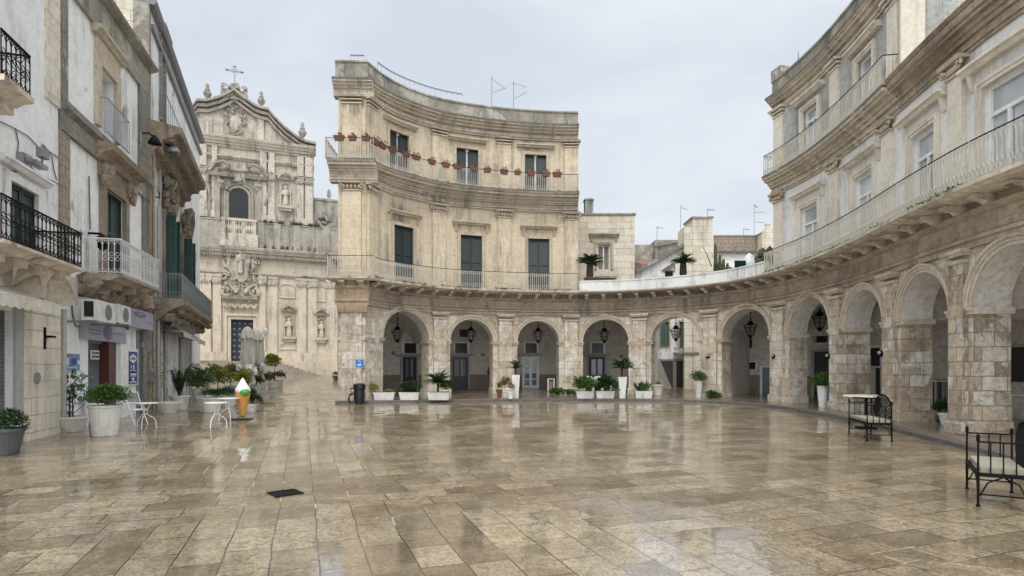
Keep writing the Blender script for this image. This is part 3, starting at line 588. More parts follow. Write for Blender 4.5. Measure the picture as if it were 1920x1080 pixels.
# ------------------------------------------------------------------ curved palace, upper floors
SF = AR.s(1690)                                            # the top storey stops here
w1 = [AR.s(p) for p in (1519, 1621, 1733, 1884)]; w1.append(w1[-1]+3.4)
w2 = [AR.s(p) for p in (1521, 1624)]
mb = MB(); wall(mb, ST, SE, 6.15, 10.0, [(s-.6, s+.6, 6.17, 8.62) for s in w1]); mk('wall', mb, M['white'], curved, AR)
mb = MB(); wall(mb, ST, SF, 10.5, 13.6, [(s-.5, s+.5, 10.62, 12.6) for s in w2]); mk('upper_wall', mb, M['greyplaster'], curved, AR)
for s in w1: glazed(AR, curved, s, 1.2, 6.18, 8.62, (9.1, .3, .18, .38), fw=.14, pane='curtain', sm='light')
for s in w2: glazed(AR, curved, s, 1.0, 10.62, 12.6, (13.0, .3, .17, 0), .28, fw=.14, sm='light')
ps = [ST+.36]+[AR.s(p) for p in (1568, 1667, 1798)]; ps.append(ps[-1]+3.2)
for s in ps: order(curved, AR, s, .56, 6.18, 9.4, .34, .11, True, 'light', 'hood')
for s in (ST+.36, AR.s(1567), SF-.4): order(curved, AR, s, .6, 10.6, 13.2, .28, .09, False, 'light', 'light')
D1 = [(-.3, 9.72), (.1, 9.72), (.1, 9.8), (.18, 9.82), (.18, 9.9), (.07, 9.94), (.07, 10.04), (.2, 10.06), (.26, 10.15), (.36, 10.17), (.42, 10.27), (.66, 10.29), (.66, 10.37), (.78, 10.39), (.82, 10.45), (.82, 10.56), (-.3, 10.58)]
mb = MB(); mb.prof([(n*.68 if n > 0 else n, z) for n, z in D1], ST-.1, SF); bb = mk('balcony', mb, M['trim'], curved, AR); mb = MB(); mb.prof([(n*.5 if n > 0 else n, z) for n, z in D1], SF+.002, SE); mb.prof([(-.3, 10.58), (.42, 10.58), (.5, 10.66), (-.3, 10.7)], SF+.002, SE); mk('cornice', mb, M['entab'], curved, AR)
mk('railing', railing(ST-.05, SF-.05, .5, 10.58, 11.48, ret0=.05, ret1=.05), [M['rail'], M['iron']], bb, AR)
D2 = [(-.3, 13.38), (.09, 13.38), (.09, 13.46), (.15, 13.48), (.15, 13.58), (.06, 13.62), (.06, 13.7), (.22, 13.72), (.28, 13.82), (.42, 13.84), (.46, 13.92), (.54, 13.94), (.58, 13.98), (.58, 14.06), (-.3, 14.12)]
mb = MB(); mb.prof([(n*.72 if n > 0 else n, z) for n, z in D2], ST-.06, SF); mk('cornice', mb, M['trim'], curved, AR); lip(ST-.07, SF, .42, 14.06, curved, AR); lip(ST-.11, SF, .56, 10.55, curved, AR)
mb = MB(); mb.prof([(-.25, 14.06), (.1, 14.06), (.1, 14.75), (.16, 14.78), (.16, 14.86), (-.25, 14.86)], ST, SF); mb.box(ST-.02, ST+.6, -.3, .14, 14.865, 15.3); mk('parapet', mb, M['mould'], curved, AR)
mb = MB(); mb.box(SF-.3, SF, -8, -.002, 10.5, 16.4); mk('gable_wall', mb, M['greyplaster'], curved, AR)
mb = MB(); mb.box(SF-.02, SF+.1, -.6, .06, 10.72, 14.7); mk('quoin', mb, M['light'], curved, AR)
P = [AR.xy(ST+(SE-ST)*i/30, -.3) for i in range(31)]; Q = [AR.xy(SE-(SE-ST)*i/12, -9) for i in range(13)]
mb = MB(); mb.prismz(P+Q, 6.2, 10.5); P = [AR.xy(ST+(SF-ST)*i/30, -.32) for i in range(31)]; Q = [AR.xy(SF-.35-(SF-ST)*i/12, -8) for i in range(13)]
mb.prismz(P+Q, 10.52, 14.7); mk('body', mb, M['greystone'], curved, None, world=True)
mb = MB(); mb.box(ST-.02, ST+.28, -5, -.3, 6.2, 14.6); mk('side_wall', mb, M['greystone'], curved, AR)
# ------------------------------------------------------------------ doors and openings at the back of the arcade
NB = -4.2
def rear(px0, px1, py0, py1, mat, name, fw=.07, fmat='greylt', root=None, pr=.05, frame=True):
    a, b = sorted((AR.s(px0, NB), AR.s(px1, NB))); m_ = (a+b)/2; x, y = AR.xy(m_, NB); z1 = ZC+(HY-py0)/F*y
    z0 = pz(x, y-3)+.0 if py1 is None else ZC+(HY-py1)/F*y
    rt = root or own(m_); mb = MB(); mb.box(a, b, NB+.005, NB+pr, z0, z1); o = mk(name, mb, M[mat], rt, AR)
    if frame:
        mb = MB()
        for c, d in ((a-fw, a-.002), (b+.002, b+fw)): mb.box(c, d, NB+.005, NB+pr+.06, z0, z1+fw)
        mb.box(a-.001, b+.001, NB+.005, NB+pr+.055, z1+.001, z1+fw); mk('door_frame' if py1 is None else 'window_frame', mb, M[fmat], o, AR)
    return a, b, z0, z1, o
for px0, px1, t0, t1, mat in ((754, 780, 757.5, 780, 'navy'), (847, 877, 853, 875.6, 'darkdoor'), (981, 1008, 985, 1006, 'frame'), (1104, 1134, 1110, 1131, 'navy')):
    a, b, z0, z1, o = rear(px0, px1, 670, None, mat, 'door', fmat='frame' if mat == 'frame' else 'greylt')
    if mat == 'frame':
        mb = MB()
        for i in range(2):
            for j in range(4): w = (b-a)/2; mb.box(a+w*i+.07, a+w*(i+1)-.07, NB+.05, NB+.062, z0+.3+(z1-z0-.35)*j/4, z0+.3+(z1-z0-.35)*(j+1)/4-.07)
        mk('pane', mb, M['glass'], o, AR)
    else:
        mb = MB(); mb.box(a+.12, (a+b)/2-.04, NB+.05, NB+.06, z0+.9, z1-.12); mb.box((a+b)/2+.04, b-.12, NB+.05, NB+.06, z0+.9, z1-.12); mk('pane', mb, M['glass'], o, AR)
        mb = MB(); mb.box((a+b)/2+.06, (a+b)/2+.1, NB+.062, NB+.12, z0+.95, z0+1.15); mk('handle', mb, M['galv'], o, AR)
    mb = MB(); mb.box(a-.28, b+.28, NB+.005, NB+.3, z1+.09, z1+.17); mk('lintel_shelf', mb, M['greylt'], own((a+b)/2), AR)
    rear(t0, t1, 643.5, 662, 'dark', 'transom_window', .1, 'frame', pr=.02)
rear(861.5, 875.6, 618, 632, 'dark', 'vent_opening', frame=False, pr=.02)
for px, py in ((802, 668), (737, 662), (905, 665), (918, 690), (1165, 668)):
    rear(px-2.5, px+2.5, py-3, py+3, 'grey', 'meter_box', frame=False, pr=.12)
rear(914, 921, 692, 703, 'red' if False else 'brown', 'letter_box', frame=False, pr=.14)
rear(1398, 1418, 679, 692, 'dark', 'window', .07, 'frame'); rear(1400, 1410, 635, 652, 'dark', 'vent_opening', frame=False, pr=.02); rear(1431, 1445, 689, None, 'glass', 'door', .08, 'frame')
rear(1529, 1556, 659, None, 'darkdoor', 'door', .12); rear(1532, 1553, 598, 642, 'dark', 'transom_window', .1, 'greylt', pr=.02)
rear(1635, 1654, 652, 686, 'dark', 'window', .12, 'frame'); rear(1643.5, 1650, 690, None, 'dark', 'side_door', frame=False)
rear(1893, 1935, 651, 716, 'dark', 'window', .1, 'greylt'); rear(1745, 1776, 716, None, 'darkdoor', 'low_door', .1, 'wains')

# ------------------------------------------------------------------ houses behind the terrace
def block(px0, px1, py, Y, depth, z0=0.): x0, x1 = (px0-CX)/F*Y, (px1-CX)/F*Y; return x0, x1, ZC+(HY-py)/F*Y
Y = 36.5; x0, x1, zt = block(1082, 1190, 403, Y, 6)
wh = thing('white_house', 'pale stone cube house with one curtained window behind the roof terrace', 'house', (5.9, Y, gz(0, Y)))
fw = Line((x0, Y), (1, 0))
wx = (1132-CX)/F*Y
mb = MB(); wall(mb, 0, x1-x0, .5, zt, [(wx-x0-.42, wx-x0+.42, ZC+(HY-505)/F*Y, ZC+(HY-459)/F*Y)]); mk('wall', mb, M['blocks'], wh, fw)
mb = MB(); mb.prismz([(x0, Y+.24), (x1-.005, Y+.02), (x1-.005, Y+3.4), (x0, Y+3.4)], .5, zt-.01); mk('body', mb, M['greystone'], wh, world=True)
mb = MB(); mb.box(-.05, x1-x0+.08, -3.4, .08, zt, zt+.1); mk('roof', mb, M['mould'], wh, fw)
glazed(fw, wh, wx-x0, .84, ZC+(HY-505)/F*Y, ZC+(HY-459)/F*Y, (ZC+(HY-445)/F*Y, .3, .22, .3), 0.02, .13, 'glass')
cx_ = (1106-CX)/F*Y-x0; mb = MB(); mb.box(cx_-.27, cx_+.27, -.9, -.3, zt+.1, zt+1.05); mb.box(cx_-.32, cx_+.32, -.95, -.25, zt+1.05, zt+1.12); mb.prof([(-.8, zt+1.12), (-.4, zt+1.12), (-.6, zt+1.3)], cx_-.2, cx_+.2); mk('chimney', mb, M['greyplaster'], wh, fw)
mb = MB(); mb.box(wx-x0-.6, wx-x0+.75, .02, .45, ZC+(HY-523)/F*Y, ZC+(HY-520)/F*Y); mk('sill', mb, M['mould'], wh, fw)
# gabled house, its shaded front seen through the passage arch
Y = 38.; gh = thing('gabled_house', 'old house with sloping eaves and green shutters seen through the open arch', 'house', (11, Y, gz(0, Y)))
fg = Line((7.75, Y), (1, 0)); X = lambda px: (px-CX)/F*Y-7.75; Zp = lambda py: ZC+(HY-py)/F*Y
poly = [(0, .4), (X(1338), .4), (X(1338), Zp(440)), (X(1312), Zp(440)), (X(1300), Zp(449)), (X(1192), Zp(512)), (0, Zp(514))]
mb = MB(); mb.prism(poly, -5, 0); mk('wall', mb, M['whiteold'], gh, fg)
mb = MB()
mb.prism([(X(1190), Zp(515)), (X(1304), Zp(450)), (X(1304), Zp(443)), (X(1190), Zp(507))], .003, .3); mk('eaves', mb, M['greystone'], gh, fg)
fg2 = Line((7.75, Y-.13), (1, 0))
for px in (1245, 1281): shutterwin(fg2, gh, X(px), .62, Zp(650), Zp(603), None, .08, 'shutgreen')
for px, w, m_ in ((1250, .75, 'darkdoor'), (1279, .8, 'dark'), (1306, .7, 'brown')):
    mb = MB(); mb.box(X(px)-w/2, X(px)+w/2, .004, .05, .5, Zp(677)); d = mk('door', mb, M[m_], gh, fg)
    mb = MB(); surround(mb, X(px), w+.01, .5, Zp(677), .12, .09); mk('door_frame', mb, M['greystone'], d, fg)
mb = MB(); mb.prof([(.01, Zp(664)), (.5, Zp(664)), (.5, Zp(661)), (.01, Zp(661))], X(1262), X(1325)); mk('ledge', mb, M['greystone'], gh, fg)
mb = MB()
for i in range(12): mb.box(X(1222)-.3+i*.0, X(1222)+.9-.07*i, .6+.0*i, 1.6, .6+.17*i, .77+.17*i)
mk('outer_stair', mb, M['light'], gh, fg)
mb = MB(); x = X(1244); mb.prism([(x-.15, Zp(508)), (x+.75, Zp(508)), (x+.75, Zp(497)), (x+.6, Zp(493)), (x-.05, Zp(505))], .002, .12); mk('window_hood', mb, M['greystone'], gh, fg)
mb = MB(); mb.box(x+.1, x+.62, .002, .03, Zp(530), Zp(509)); mk('window', mb, M['dark'], gh, fg)
tw = thing('stone_tower', 'square pale stone stair tower rising above the terrace', 'tower', ((1317-CX)/F*37.6, 37.6, gz(0, 37)))
ft = Line(((1299-CX)/F*37.6, 37.6), (1, 0)); w = 37*37.6/F; zt = ZC+(HY-409)/F*37.6
mb = MB(); mb.box(0, w, -1.8, 0, .4, zt); mk('wall', mb, M['blocks'], tw, ft)
mb = MB(); mb.box(-.08, w+.06, -1.86, .06, zt, zt+.1); mk('coping', mb, M['mould'], tw, ft)
mb = MB(); x = -.4; mb.box(-.55, -.002, -1.5, -.05, .4, ZC+(HY-425)/F*37.6); mk('buttress', mb, M['blocks'], tw, ft)
Y = 44; x0, x1, zt = block(1188, 1262, 459, Y, 3); mb = MB(); fb = Line((x0, Y), (1, 0))
lh = thing('grey_house', 'low grey house with red tiled lean-to behind the gabled house', 'house', (x0, Y, gz(0, Y)))
mb.box(0, x1-x0, -3, 0, .4, zt); x2, x3, z2 = block(1226, 1306, 452, Y, 3); mb.box(x2-x0, x3-x0, -3.4, .4, .4, z2); mk('wall', mb, M['mould'], lh, fb)
mb = MB(); mb.prof([(.02, ZC+(HY-490)/F*Y), (2.6, ZC+(HY-506)/F*Y), (2.6, ZC+(HY-512)/F*Y), (.02, ZC+(HY-512)/F*Y)], 0, 2.4); mk('lean_to_roof', mb, M['tile'], lh, fb)
mb = MB(); mb.prism([(x2-x0-.2, z2-.6), (x3-x0, z2+.1), (x3-x0, z2+.2), (x2-x0-.2, z2-.4)], .42, .6); mk('eaves', mb, M['greystone'], lh, fb)
Y = 42; x0, x1, zt = block(1336, 1475, 444, Y, 4); fb = Line((x0, Y), (1, 0))
rh = thing('weathered_house', 'long weathered house wall with tile course behind the terrace cactus', 'house', (x0, Y, gz(0, Y)))
mb = MB(); mb.box(0, x1-x0, -4, 0, .4, zt); mk('wall', mb, M['whiteold'], rh, fb)
mb = MB(); mb.box(-.02, x1-x0, .002, .06, zt-1.05, zt-.02); mb.box(-.02, x1-x0, -4, .1, zt, zt+.1); mk('upper_course', mb, M['rubble'], rh, fb)
mb = MB()
for i in range(22): mb.tube([(.1+i*.22, .02, zt-1.12), (.1+i*.22, .3, zt-1.22)], .1, 6)
mk('roof', mb, M['greystone'], rh, fb)
mb = MB(); x = (1432-CX)/F*Y-x0; mb.box(x-.5, x+.5, .07, .9, zt-1.25, zt+.1); mb.prism([(x-.62, zt+.101), (x+.62, zt+.101), (x+.3, zt+.42), (x-.3, zt+.42)], .05, .9); mb.lathe([(.16, 0), (.16, .28), (.22, .3), (.22, .4), (.1, .42)], (x+.05, .5, zt+.42), 10); mk('chimney', mb, M['blocks'], rh, fb)
mb = MB(); x = (1443-CX)/F*Y-x0
for i in range(4): mb.box(x-.6, x+1.1, .1+.1*i, .16+.1*i, zt-2.2+.22*i, zt-2.05+.22*i)
mk('awning_slats', mb, M['grey'], rh, fb)

# ------------------------------------------------------------------ church
CH = Line((-26.0, 55.0), (.931, .365)); cs = lambda px, n=0: CH.s(px, n); cz = lambda px, py, n=0: CH.z(px, py, n)
ch = thing('baroque_church', 'tall weathered baroque church front with scrolled gable and dark studded door', 'church', (-26, 55, gz(0, 55)))
S0, S1 = cs(318), cs(588); SL0, SL1 = cs(318), cs(640)
dS, dZ0, dZ1 = cs(454), cz(454, 677), cz(454, 599)
zM = cz(454, 466)                                           # top of the lower cornice
zB = cz(454, 418); zU = cz(454, 263)
print('church', S0, S1, SL1, dS, dZ0, dZ1, zM, zB, zU)
dw = cs(475)-cs(433)
mb = MB(); wall(mb, SL0, SL1, .8, zM, [(dS-dw/2, dS+dw/2, dZ0, dZ1)], .5, ds=4); mb.box(SL0, SL1, -20, -.9, .8, zM); mb.box(SL1-.01, SL1, -.9, 0, .8, zM); mk('lower_wall', mb, M['churchlow'], ch, CH)
mb = MB(); wS, wW, wZ0, wZ1 = cs(448), cs(466)-cs(430), cz(448, 422), cz(448, 354)
mb.box(S0, S1, -.8, 0, zM, zU); mb.box(S0, S1-.5, -18, -.8, zM, zU-1); mk('upper_wall', mb, M['church'], ch, CH)
def cprof(name, prs, a, b, mat='church'): 
    m_ = MB(); [m_.prof(p, a, b, 0, 9) for p in prs]; return mk(name, m_, M[mat], ch, CH)
def step(z, h, p, k=4):                                     # stepped cornice profile
    r = [(.001, z)]
    for i in range(k): r += [(p*(i+1)/k*.9, z+h*i/k), (p*(i+1)/k, z+h*(i+1)/k-.05)]
    return r+[(p, z+h), (.001, z+h+.02)]
cprof('cornice', [step(zM-1.0, 1.0, .9), step(zM-2.6, .3, .25, 2)], SL0, SL1+.4)
mb = MB(); z = zM-.99
for i in range(64): a = SL0+(SL1-SL0)*i/64; mb.box(a, a+.13, .3, .62, z+.1, z+.3)
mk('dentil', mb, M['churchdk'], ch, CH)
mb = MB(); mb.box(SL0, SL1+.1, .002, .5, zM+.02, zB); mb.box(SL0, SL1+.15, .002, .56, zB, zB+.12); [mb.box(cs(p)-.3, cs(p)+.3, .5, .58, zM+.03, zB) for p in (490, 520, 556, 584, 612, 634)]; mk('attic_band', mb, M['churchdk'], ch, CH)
mb = MB(); a, b = cs(420), cs(478)
zk = zM+(zB-zM)*.5; mb.box(a-.3, b+.3, .5, .9, zM+.03, zk); k = 12
for i in range(k+1):
    s = a+(b-a)*i/k
    if i % 4 == 0: mb.box(s-.14, s+.14, .5, .78, zk+.002, zB-.03)
    else: q = (zB-zk)/1.22; mb.lathe([(.05, 0), (.1, .06*q), (.06, .14*q), (.14, .5*q), (.06, .95*q), (.1, 1.1*q), (.1, 1.2*q)], (s, .66, zk), 8)
mb.box(a-.2, b+.2, .5, .82, zB-.02, zB+.24); mk('balustrade', mb, M['church'], ch, CH)
# upper storey orders
cprof('cornice', [step(zU-.9, .95, .75), step(zU-2.0, .3, .35, 2), step(zU-3.1, .2, .22, 2)], S0-.3, S1+.05)
mb = MB(); cb = MB()
for p0, p1 in ((371, 388), (398, 408), (488, 500), (503, 515), (557, 569), (572, 586)):
    mb = MB(); cb = MB(); a, b = cs(p0), cs(p1); mb.prof([(.001, zB+.25), (.28, zB+.25), (.28, zU-3.1), (.001, zU-3.1)], a, b); mb.prof([(.001, zB+.25), (.38, zB+.25), (.38, zB+.9), (.001, zB+.9)], a-.08, b+.08); mb.prof([(.001, zU-2.9), (.34, zU-2.9), (.34, zU-.95), (.001, zU-.95)], a, b)
    for i in range(6): cb.blob((a+(b-a)*(i+.5)/6, .34, zU-3.45+.12*(i % 2)), (.16, .12, .28), .35, i+p0, k=6, m=4)
    cb.box(a-.12, b+.12, .001, .42, zU-3.14, zU-3.0)
    p = mk('pilaster', mb, M['church'], ch, CH); mk('capital', cb, M['churchdk'], p, CH)
mb = MB(); cb = MB()
for p0, p1 in ((376, 396), (400, 415), (486, 498), (505, 520), (556, 574), (578, 594), (612, 634)):
    mb = MB(); cb = MB(); a, b = cs(p0), cs(p1); mb.prof([(.001, dZ0+.6), (.22, dZ0+.6), (.22, zM-3.4), (.001, zM-3.4)], a, b)
    for i in range(8): cb.blob((a+(b-a)*(i+.5)/8, .26, zM-3.15+.16*(i % 2)), (.18, .14, .34), .4, i+p0, k=6, m=4)
    cb.box(a-.1, b+.1, .001, .4, zM-2.85, zM-2.62)
    p = mk('pilaster', mb, M['churchlow'], ch, CH); mk('capital', cb, M['church'], p, CH)
# gable with its scrolled outline
OUT = [(318, 250), (351, 216), (371, 190), (390, 191), (412, 185), (428, 178), (440, 171), (455, 183), (475, 198), (488, 204), (503.5, 207.5), (516, 223), (535, 242), (560, 260.5), (573, 267), (592, 271)]
tz = lambda px, py: cz(px, py)
top = [(cs(a), tz(a, b)) for a, b in OUT]
mb = MB(); mb.prism([(top[0][0], zU-.2)]+top+[(top[-1][0], zU-.2)], -.8, 0); mk('gable', mb, M['church'], ch, CH)
mb = MB()
for dz, th, p in ((0, .22, .75), (.35, .28, .5), (.8, .3, .3)):
    for (a, z0), (b, z1) in zip(top, top[1:]): mb.prism([(a, z0-dz-th), (b, z1-dz-th), (b, z1-dz), (a, z0-dz)], -.4, p)
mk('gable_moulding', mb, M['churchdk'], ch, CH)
mb = MB()
for px in (392, 489): mb.box(cs(px)-.28, cs(px)+.28, .001, .25, zU+.05, tz(px, 203)-.9)
mk('gable_pilaster', mb, M['church'], ch, CH)
def scroll(mb, x, z, r, dr, q, n0=.1, th=.09, turns=1.6, a0=0., k=18):
    pts = []
    for i in range(k):
        a = a0+q*i/k*turns*2*math.pi; rr = r*(1-.8*i/k); pts.append((x+math.cos(a)*rr, n0+dr*i/k, z+math.sin(a)*rr))
    mb.tube(pts, [th*(1-.4*i/k) for i in range(k)], 5)
def baroque(mb, cx, cz_, w, h, n0, cnt, seed, shape=lambda t: 1.):
    r_ = random.Random(seed)
    for i in range(cnt):
        t = (i+.5)/cnt; z = cz_-h/2+h*t; half = w/2*shape(t)
        for q_ in range(2):
            x = half*(r_.random()**.6); r = w*(.05+.07*r_.random()); q = r_.choice((-1, 1)); a0 = r_.random()*6.3
            for sg in (-1, 1): scroll(mb, cx+sg*x, z, r, .12, sg*q, n0+.08, r*.26, 1.1+r_.random()*.4, a0 if sg > 0 else math.pi-a0, 12)
        if r_.random() < .9:
            for sg in (-1, 1): mb.blob((cx+sg*half*(r_.random()*.9), n0+.1, z+r_.uniform(-.2, .2)), (w*.06, .16, w*.07), .5, i+seed, k=7, m=5)
def figure(mb, x, y, z, h, seed=0):
    f = lambda t, i: 1+.12*math.sin(t*2*math.pi*5+i+seed)
    mb.lathe([(h*.13, 0), (h*.15, h*.05), (h*.115, h*.3), (h*.105, h*.5), (h*.13, h*.68), (h*.125, h*.78), (h*.05, h*.83), (h*.042, h*.86)], (x, y, z), 14, 0, f)
    mb.blob((x, y, z+h*.925), (h*.058, h*.065, h*.078), .1, seed)
    for q in (-1, 1): mb.tube([(x+q*h*.12, y, z+h*.77), (x+q*h*.17, y+.03*h, z+h*.6), (x+q*h*.05, y+h*.13, z+h*.56+q*.04*h)], [h*.045, h*.042, h*.03], 7)
def niche(px0, px1, py0, py1, hood=True, statue=True):
    a, b = cs(px0), cs(px1); z0, z1 = cz(px0, py1), cz(px0, py0); c = (a+b)/2; r = (b-a)/2
    P = [(a, z0), (b, z0)]+[(c+r*math.cos(math.pi*i/12), z1-r+r*math.sin(math.pi*i/12)) for i in range(13)]
    m_ = MB(); m_.prism(P, -.02, .03); nn = mk('niche', m_, M['churchdk'], ch, CH)
    m_ = MB(); m_.tube([(a-.08, .06, z0)]+[(c-(r+.08)*math.cos(math.pi*i/12), .06, z1-r+(r+.08)*math.sin(math.pi*i/12)) for i in range(13)]+[(b+.08, .06, z0)], .1, 6)
    m_.box(a-.3, b+.3, .001, .4, z0-.25, z0); m_.box(a-.2, b+.2, .001, .28, z0-.5, z0-.25)
    if hood:
        m_.prof([(.001, z1+.35), (.3, z1+.35), (.42, z1+.5), (.001, z1+.55)], a-.4, b+.4); m_.tube([(a-.4, .2, z1+.5), (a, .2, z1+.85), (c, .2, z1+1.0), (b, .2, z1+.85), (b+.4, .2, z1+.5)], .13, 6)
    mk('niche_frame', m_, M['church'], nn, CH)
    if statue: m_ = MB(); figure(m_, c, .17, z0, (z1-z0)*.86, px0); mk('statue', m_, M['churchlow'], nn, CH, smooth=True)
niche(528, 543, 344, 386); niche(535, 549, 591, 631); niche(596.5, 609, 598, 633); niche(368, 382, 350, 388)
# blind panels
mb = MB()
for p0, p1, q0, q1 in ((525, 553, 532, 558), (596, 611, 535, 565), (527, 556, 640, 655)):
    mb = MB(); a, b = cs(p0), cs(p1); z0, z1 = cz(p0, q1), cz(p0, q0); mb.tube([(a, .03, z0), (b, .03, z0), (b, .03, z1-.3), (b-.4, .03, z1), (a+.4, .03, z1), (a, .03, z1-.3), (a, .03, z0)], .08, 5); mk('panel_moulding', mb, M['churchlow'], ch, CH)
for a, b in ((495, 640), (318, 425)): mb = MB(); mb.box(cs(a), cs(b), .001, .3, cz(540, 677), cz(540, 661)); mk('base_course', mb, M['churchlow'], ch, CH)
# big window with broken pediment
a, b = wS-wW/2, wS+wW/2; c = wS; r = wW/2
P = [(a, wZ0), (b, wZ0)]+[(c+r*math.cos(math.pi*i/16), wZ1-r+r*math.sin(math.pi*i/16)) for i in range(17)]
mb = MB(); mb.prism(P, .01, .05); win = mk('window', mb, M['dark'], ch, CH)
mb = MB(); q = [(a-.15, .1, wZ0)]+[(c-(r+.15)*math.cos(math.pi*i/16), .1, wZ1-r+(r+.15)*math.sin(math.pi*i/16)) for i in range(17)]+[(b+.15, .1, wZ0)]
mb.tube(q, .16, 6); mb.tube([(x+(x-c)*.22, y+.05, z+.25 if z > wZ1-r else z) for x, y, z in q], .13, 6)
for sg in (-1, 1):
    mb.box(c+sg*(r+1.0)-.22, c+sg*(r+1.0)+.22, .001, .4, wZ0, wZ1+.3)
    mb.prof([(.001, wZ1+.9), (.6, wZ1+.9), (.75, wZ1+1.2), (.001, wZ1+1.25)], min(c+sg*.5, c+sg*2.5), max(c+sg*.5, c+sg*2.5))
    mb.tube([(c+sg*2.5, .5, wZ1+1.3), (c+sg*2.0, .5, wZ1+2.1), (c+sg*1.3, .5, wZ1+2.35), (c+sg*.85, .5, wZ1+2.0), (c+sg*.95, .5, wZ1+1.7)], .17, 6)
    mb.blob((c+sg*1.6, .3, wZ1+.3), (.35, .3, .45), .4, 5); mb.tube([(c+sg*(r+.7), .3, wZ1+.3), (c+sg*1.8, .3, wZ1+1.0)], .18, 6); scroll(mb, c+sg*2.3, wZ1+.2, .4, .1, sg)
    mb.tube([(c+sg*2.6, .2, wZ1+1.2), (c+sg*2.7, .2, wZ1+.2), (c+sg*2.3, .2, wZ1-1.4)], .16, 6)
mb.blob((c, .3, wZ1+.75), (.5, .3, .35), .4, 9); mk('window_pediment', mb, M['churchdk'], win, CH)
# door
mb = MB(); mb.box(dS-dw/2, dS+dw/2, -.45, -.38, dZ0, dZ1); dr = mk('door', mb, M['navy'], ch, CH)
mb = MB()
for i in range(4):
    for j in range(7): x = dS-dw/2+dw*(i+.5)/4; z = dZ0+.35+(dZ1-dZ0-.5)*j/6.4; mb.lathe([(.15, 0), (.1, .04), (.02, .08)], (0, 0, 0), 4); mb.xf(lambda p, q_, w_: (p, q_, w_), 10**9); n_ = len(mb.v)-12; mb.xf(lambda p, q_, w_: (x+p, -.38+w_, z+q_), n_)
mk('door_studs', mb, M['galv'], dr, CH)
mb = MB()
for q, w_ in ((.0, .3), (.32, .22)):
    for sg in (-1, 1): mb.box(min(dS+sg*(dw/2+q), dS+sg*(dw/2+q+w_)), max(dS+sg*(dw/2+q), dS+sg*(dw/2+q+w_)), .001, .12+q*.4, dZ0, dZ1+q+w_)
    mb.box(dS-dw/2-q, dS+dw/2+q, .001, .11+q*.4, dZ1+q, dZ1+q+w_)
mk('door_surround', mb, M['churchlow'], dr, CH)
mb = MB(); zb = dZ1+.8; zt_ = cz(454, 446); hh = zt_-zb; wd = cs(490)-cs(414); dc = cs(452)
mb.prof([(.001, zb+1.1), (.5, zb+1.1), (.7, zb+1.4), (.001, zb+1.5)], dc-wd*.46, dc+wd*.46)
pts = [(dc-wd*.42+wd*.84*i/24, .3, zb+.45+.16*math.sin(i*1.4)) for i in range(25)]; mb.tube(pts, .14, 6)
for sg in (-1, 1):
    scroll(mb, dc+sg*wd*.36, zb+1.9, .62, .2, sg, .2, .2, 1.5, math.pi/2); scroll(mb, dc+sg*wd*.42, zb+3.3, .5, .2, -sg, .15, .16); scroll(mb, dc+sg*wd*.3, zb+4.6, .55, .2, sg, .2, .17)
    mb.tube([(dc+sg*wd*.45, .3, zb+1.5), (dc+sg*wd*.36, .4, zb+2.6), (dc+sg*wd*.2, .4, zb+2.2), (dc+sg*wd*.1, .4, zb+1.7)], .17, 6)
    mb.tube([(dc+sg*wd*.12, .3, zb+3.), (dc+sg*wd*.3, .35, zb+4.2), (dc+sg*wd*.28, .35, zb+6.), (dc+sg*wd*.1, .35, zb+hh-1.2), (dc, .35, zb+hh-.2)], .15, 6)
baroque(mb, dc, zb+hh*.55, wd*.8, hh*.8, .1, 18, 3, lambda t: 1-.75*t)
baroque(mb, dc, zb+hh*.93, wd*1.3, 1.2, .1, 4, 8)
mb.blob((dc, .25, zb+hh*.62), (.9, .35, 1.3), .35, 4, k=12, m=9); figure(mb, dc, .6, zb+hh*.5, 2.2, 2)
mb.blob((dc, .3, zb+hh*.95), (.4, .35, .6), .5, 6); mk('portal_relief', mb, M['church'], dr, CH)
# coat of arms in the gable
mb = MB(); gx, gzz = cs(442), cz(442, 226); baroque(mb, gx, gzz, 1.9, 2.9, .05, 8, 21, lambda t: .5+.5*math.sin(t*3)); mb.blob((gx, .15, gzz-.3), (.55, .25, .75), .2, 3, k=10); mk('coat_of_arms', mb, M['church'], ch, CH)
# urns, cross
def urn(px, py0, py1, n=.1):
    s = cs(px); z0, z1 = cz(px, py1), cz(px, py0); h = z1-z0; m_ = MB()
    m_.lathe([(h*.16, 0), (h*.16, h*.07), (h*.07, h*.12), (h*.06, h*.18), (h*.17, h*.33), (h*.22, h*.46), (h*.16, h*.56), (h*.09, h*.6), (h*.13, h*.64), (h*.12, h*.7), (h*.06, h*.75), (h*.1, h*.83), (h*.085, h*.93), (h*.02, h)], (s, n, z0), 14); mk('urn', m_, M['churchdk'], ch, CH, smooth=True)
urn(389, 157, 192); urn(490, 172, 205); urn(567, 229, 265, 0)
mb = MB(); s = cs(440); z0 = cz(440, 178); mb.box(s-1.15, s+1.15, -.4, .5, z0-.6, z0+.1); baroque(mb, s, z0+.35, 2.4, .8, .3, 3, 17); mb.blob((s, .1, z0+.6), (.5, .4, .5), .4, 3); mk('acroterion', mb, M['churchdk'], ch, CH)
mb = MB(); zc0, zc1 = cz(440, 166), cz(440, 124); h = zc1-zc0; mb.box(s-.06, s+.06, .04, .16, zc0, zc1-.1); mb.box(s-.3, s+.3, -.1, .3, zc0, zc0+.16); za = zc0+h*.76; mb.box(s-.62, s+.62, .05, .15, za-.06, za+.06)
for x, z in ((s-.66, za), (s+.66, za), (s, zc1-.1)):
    mb.lathe([(.02, -.12), (.16, 0), (.02, .12)], (x, .1, z), 8)
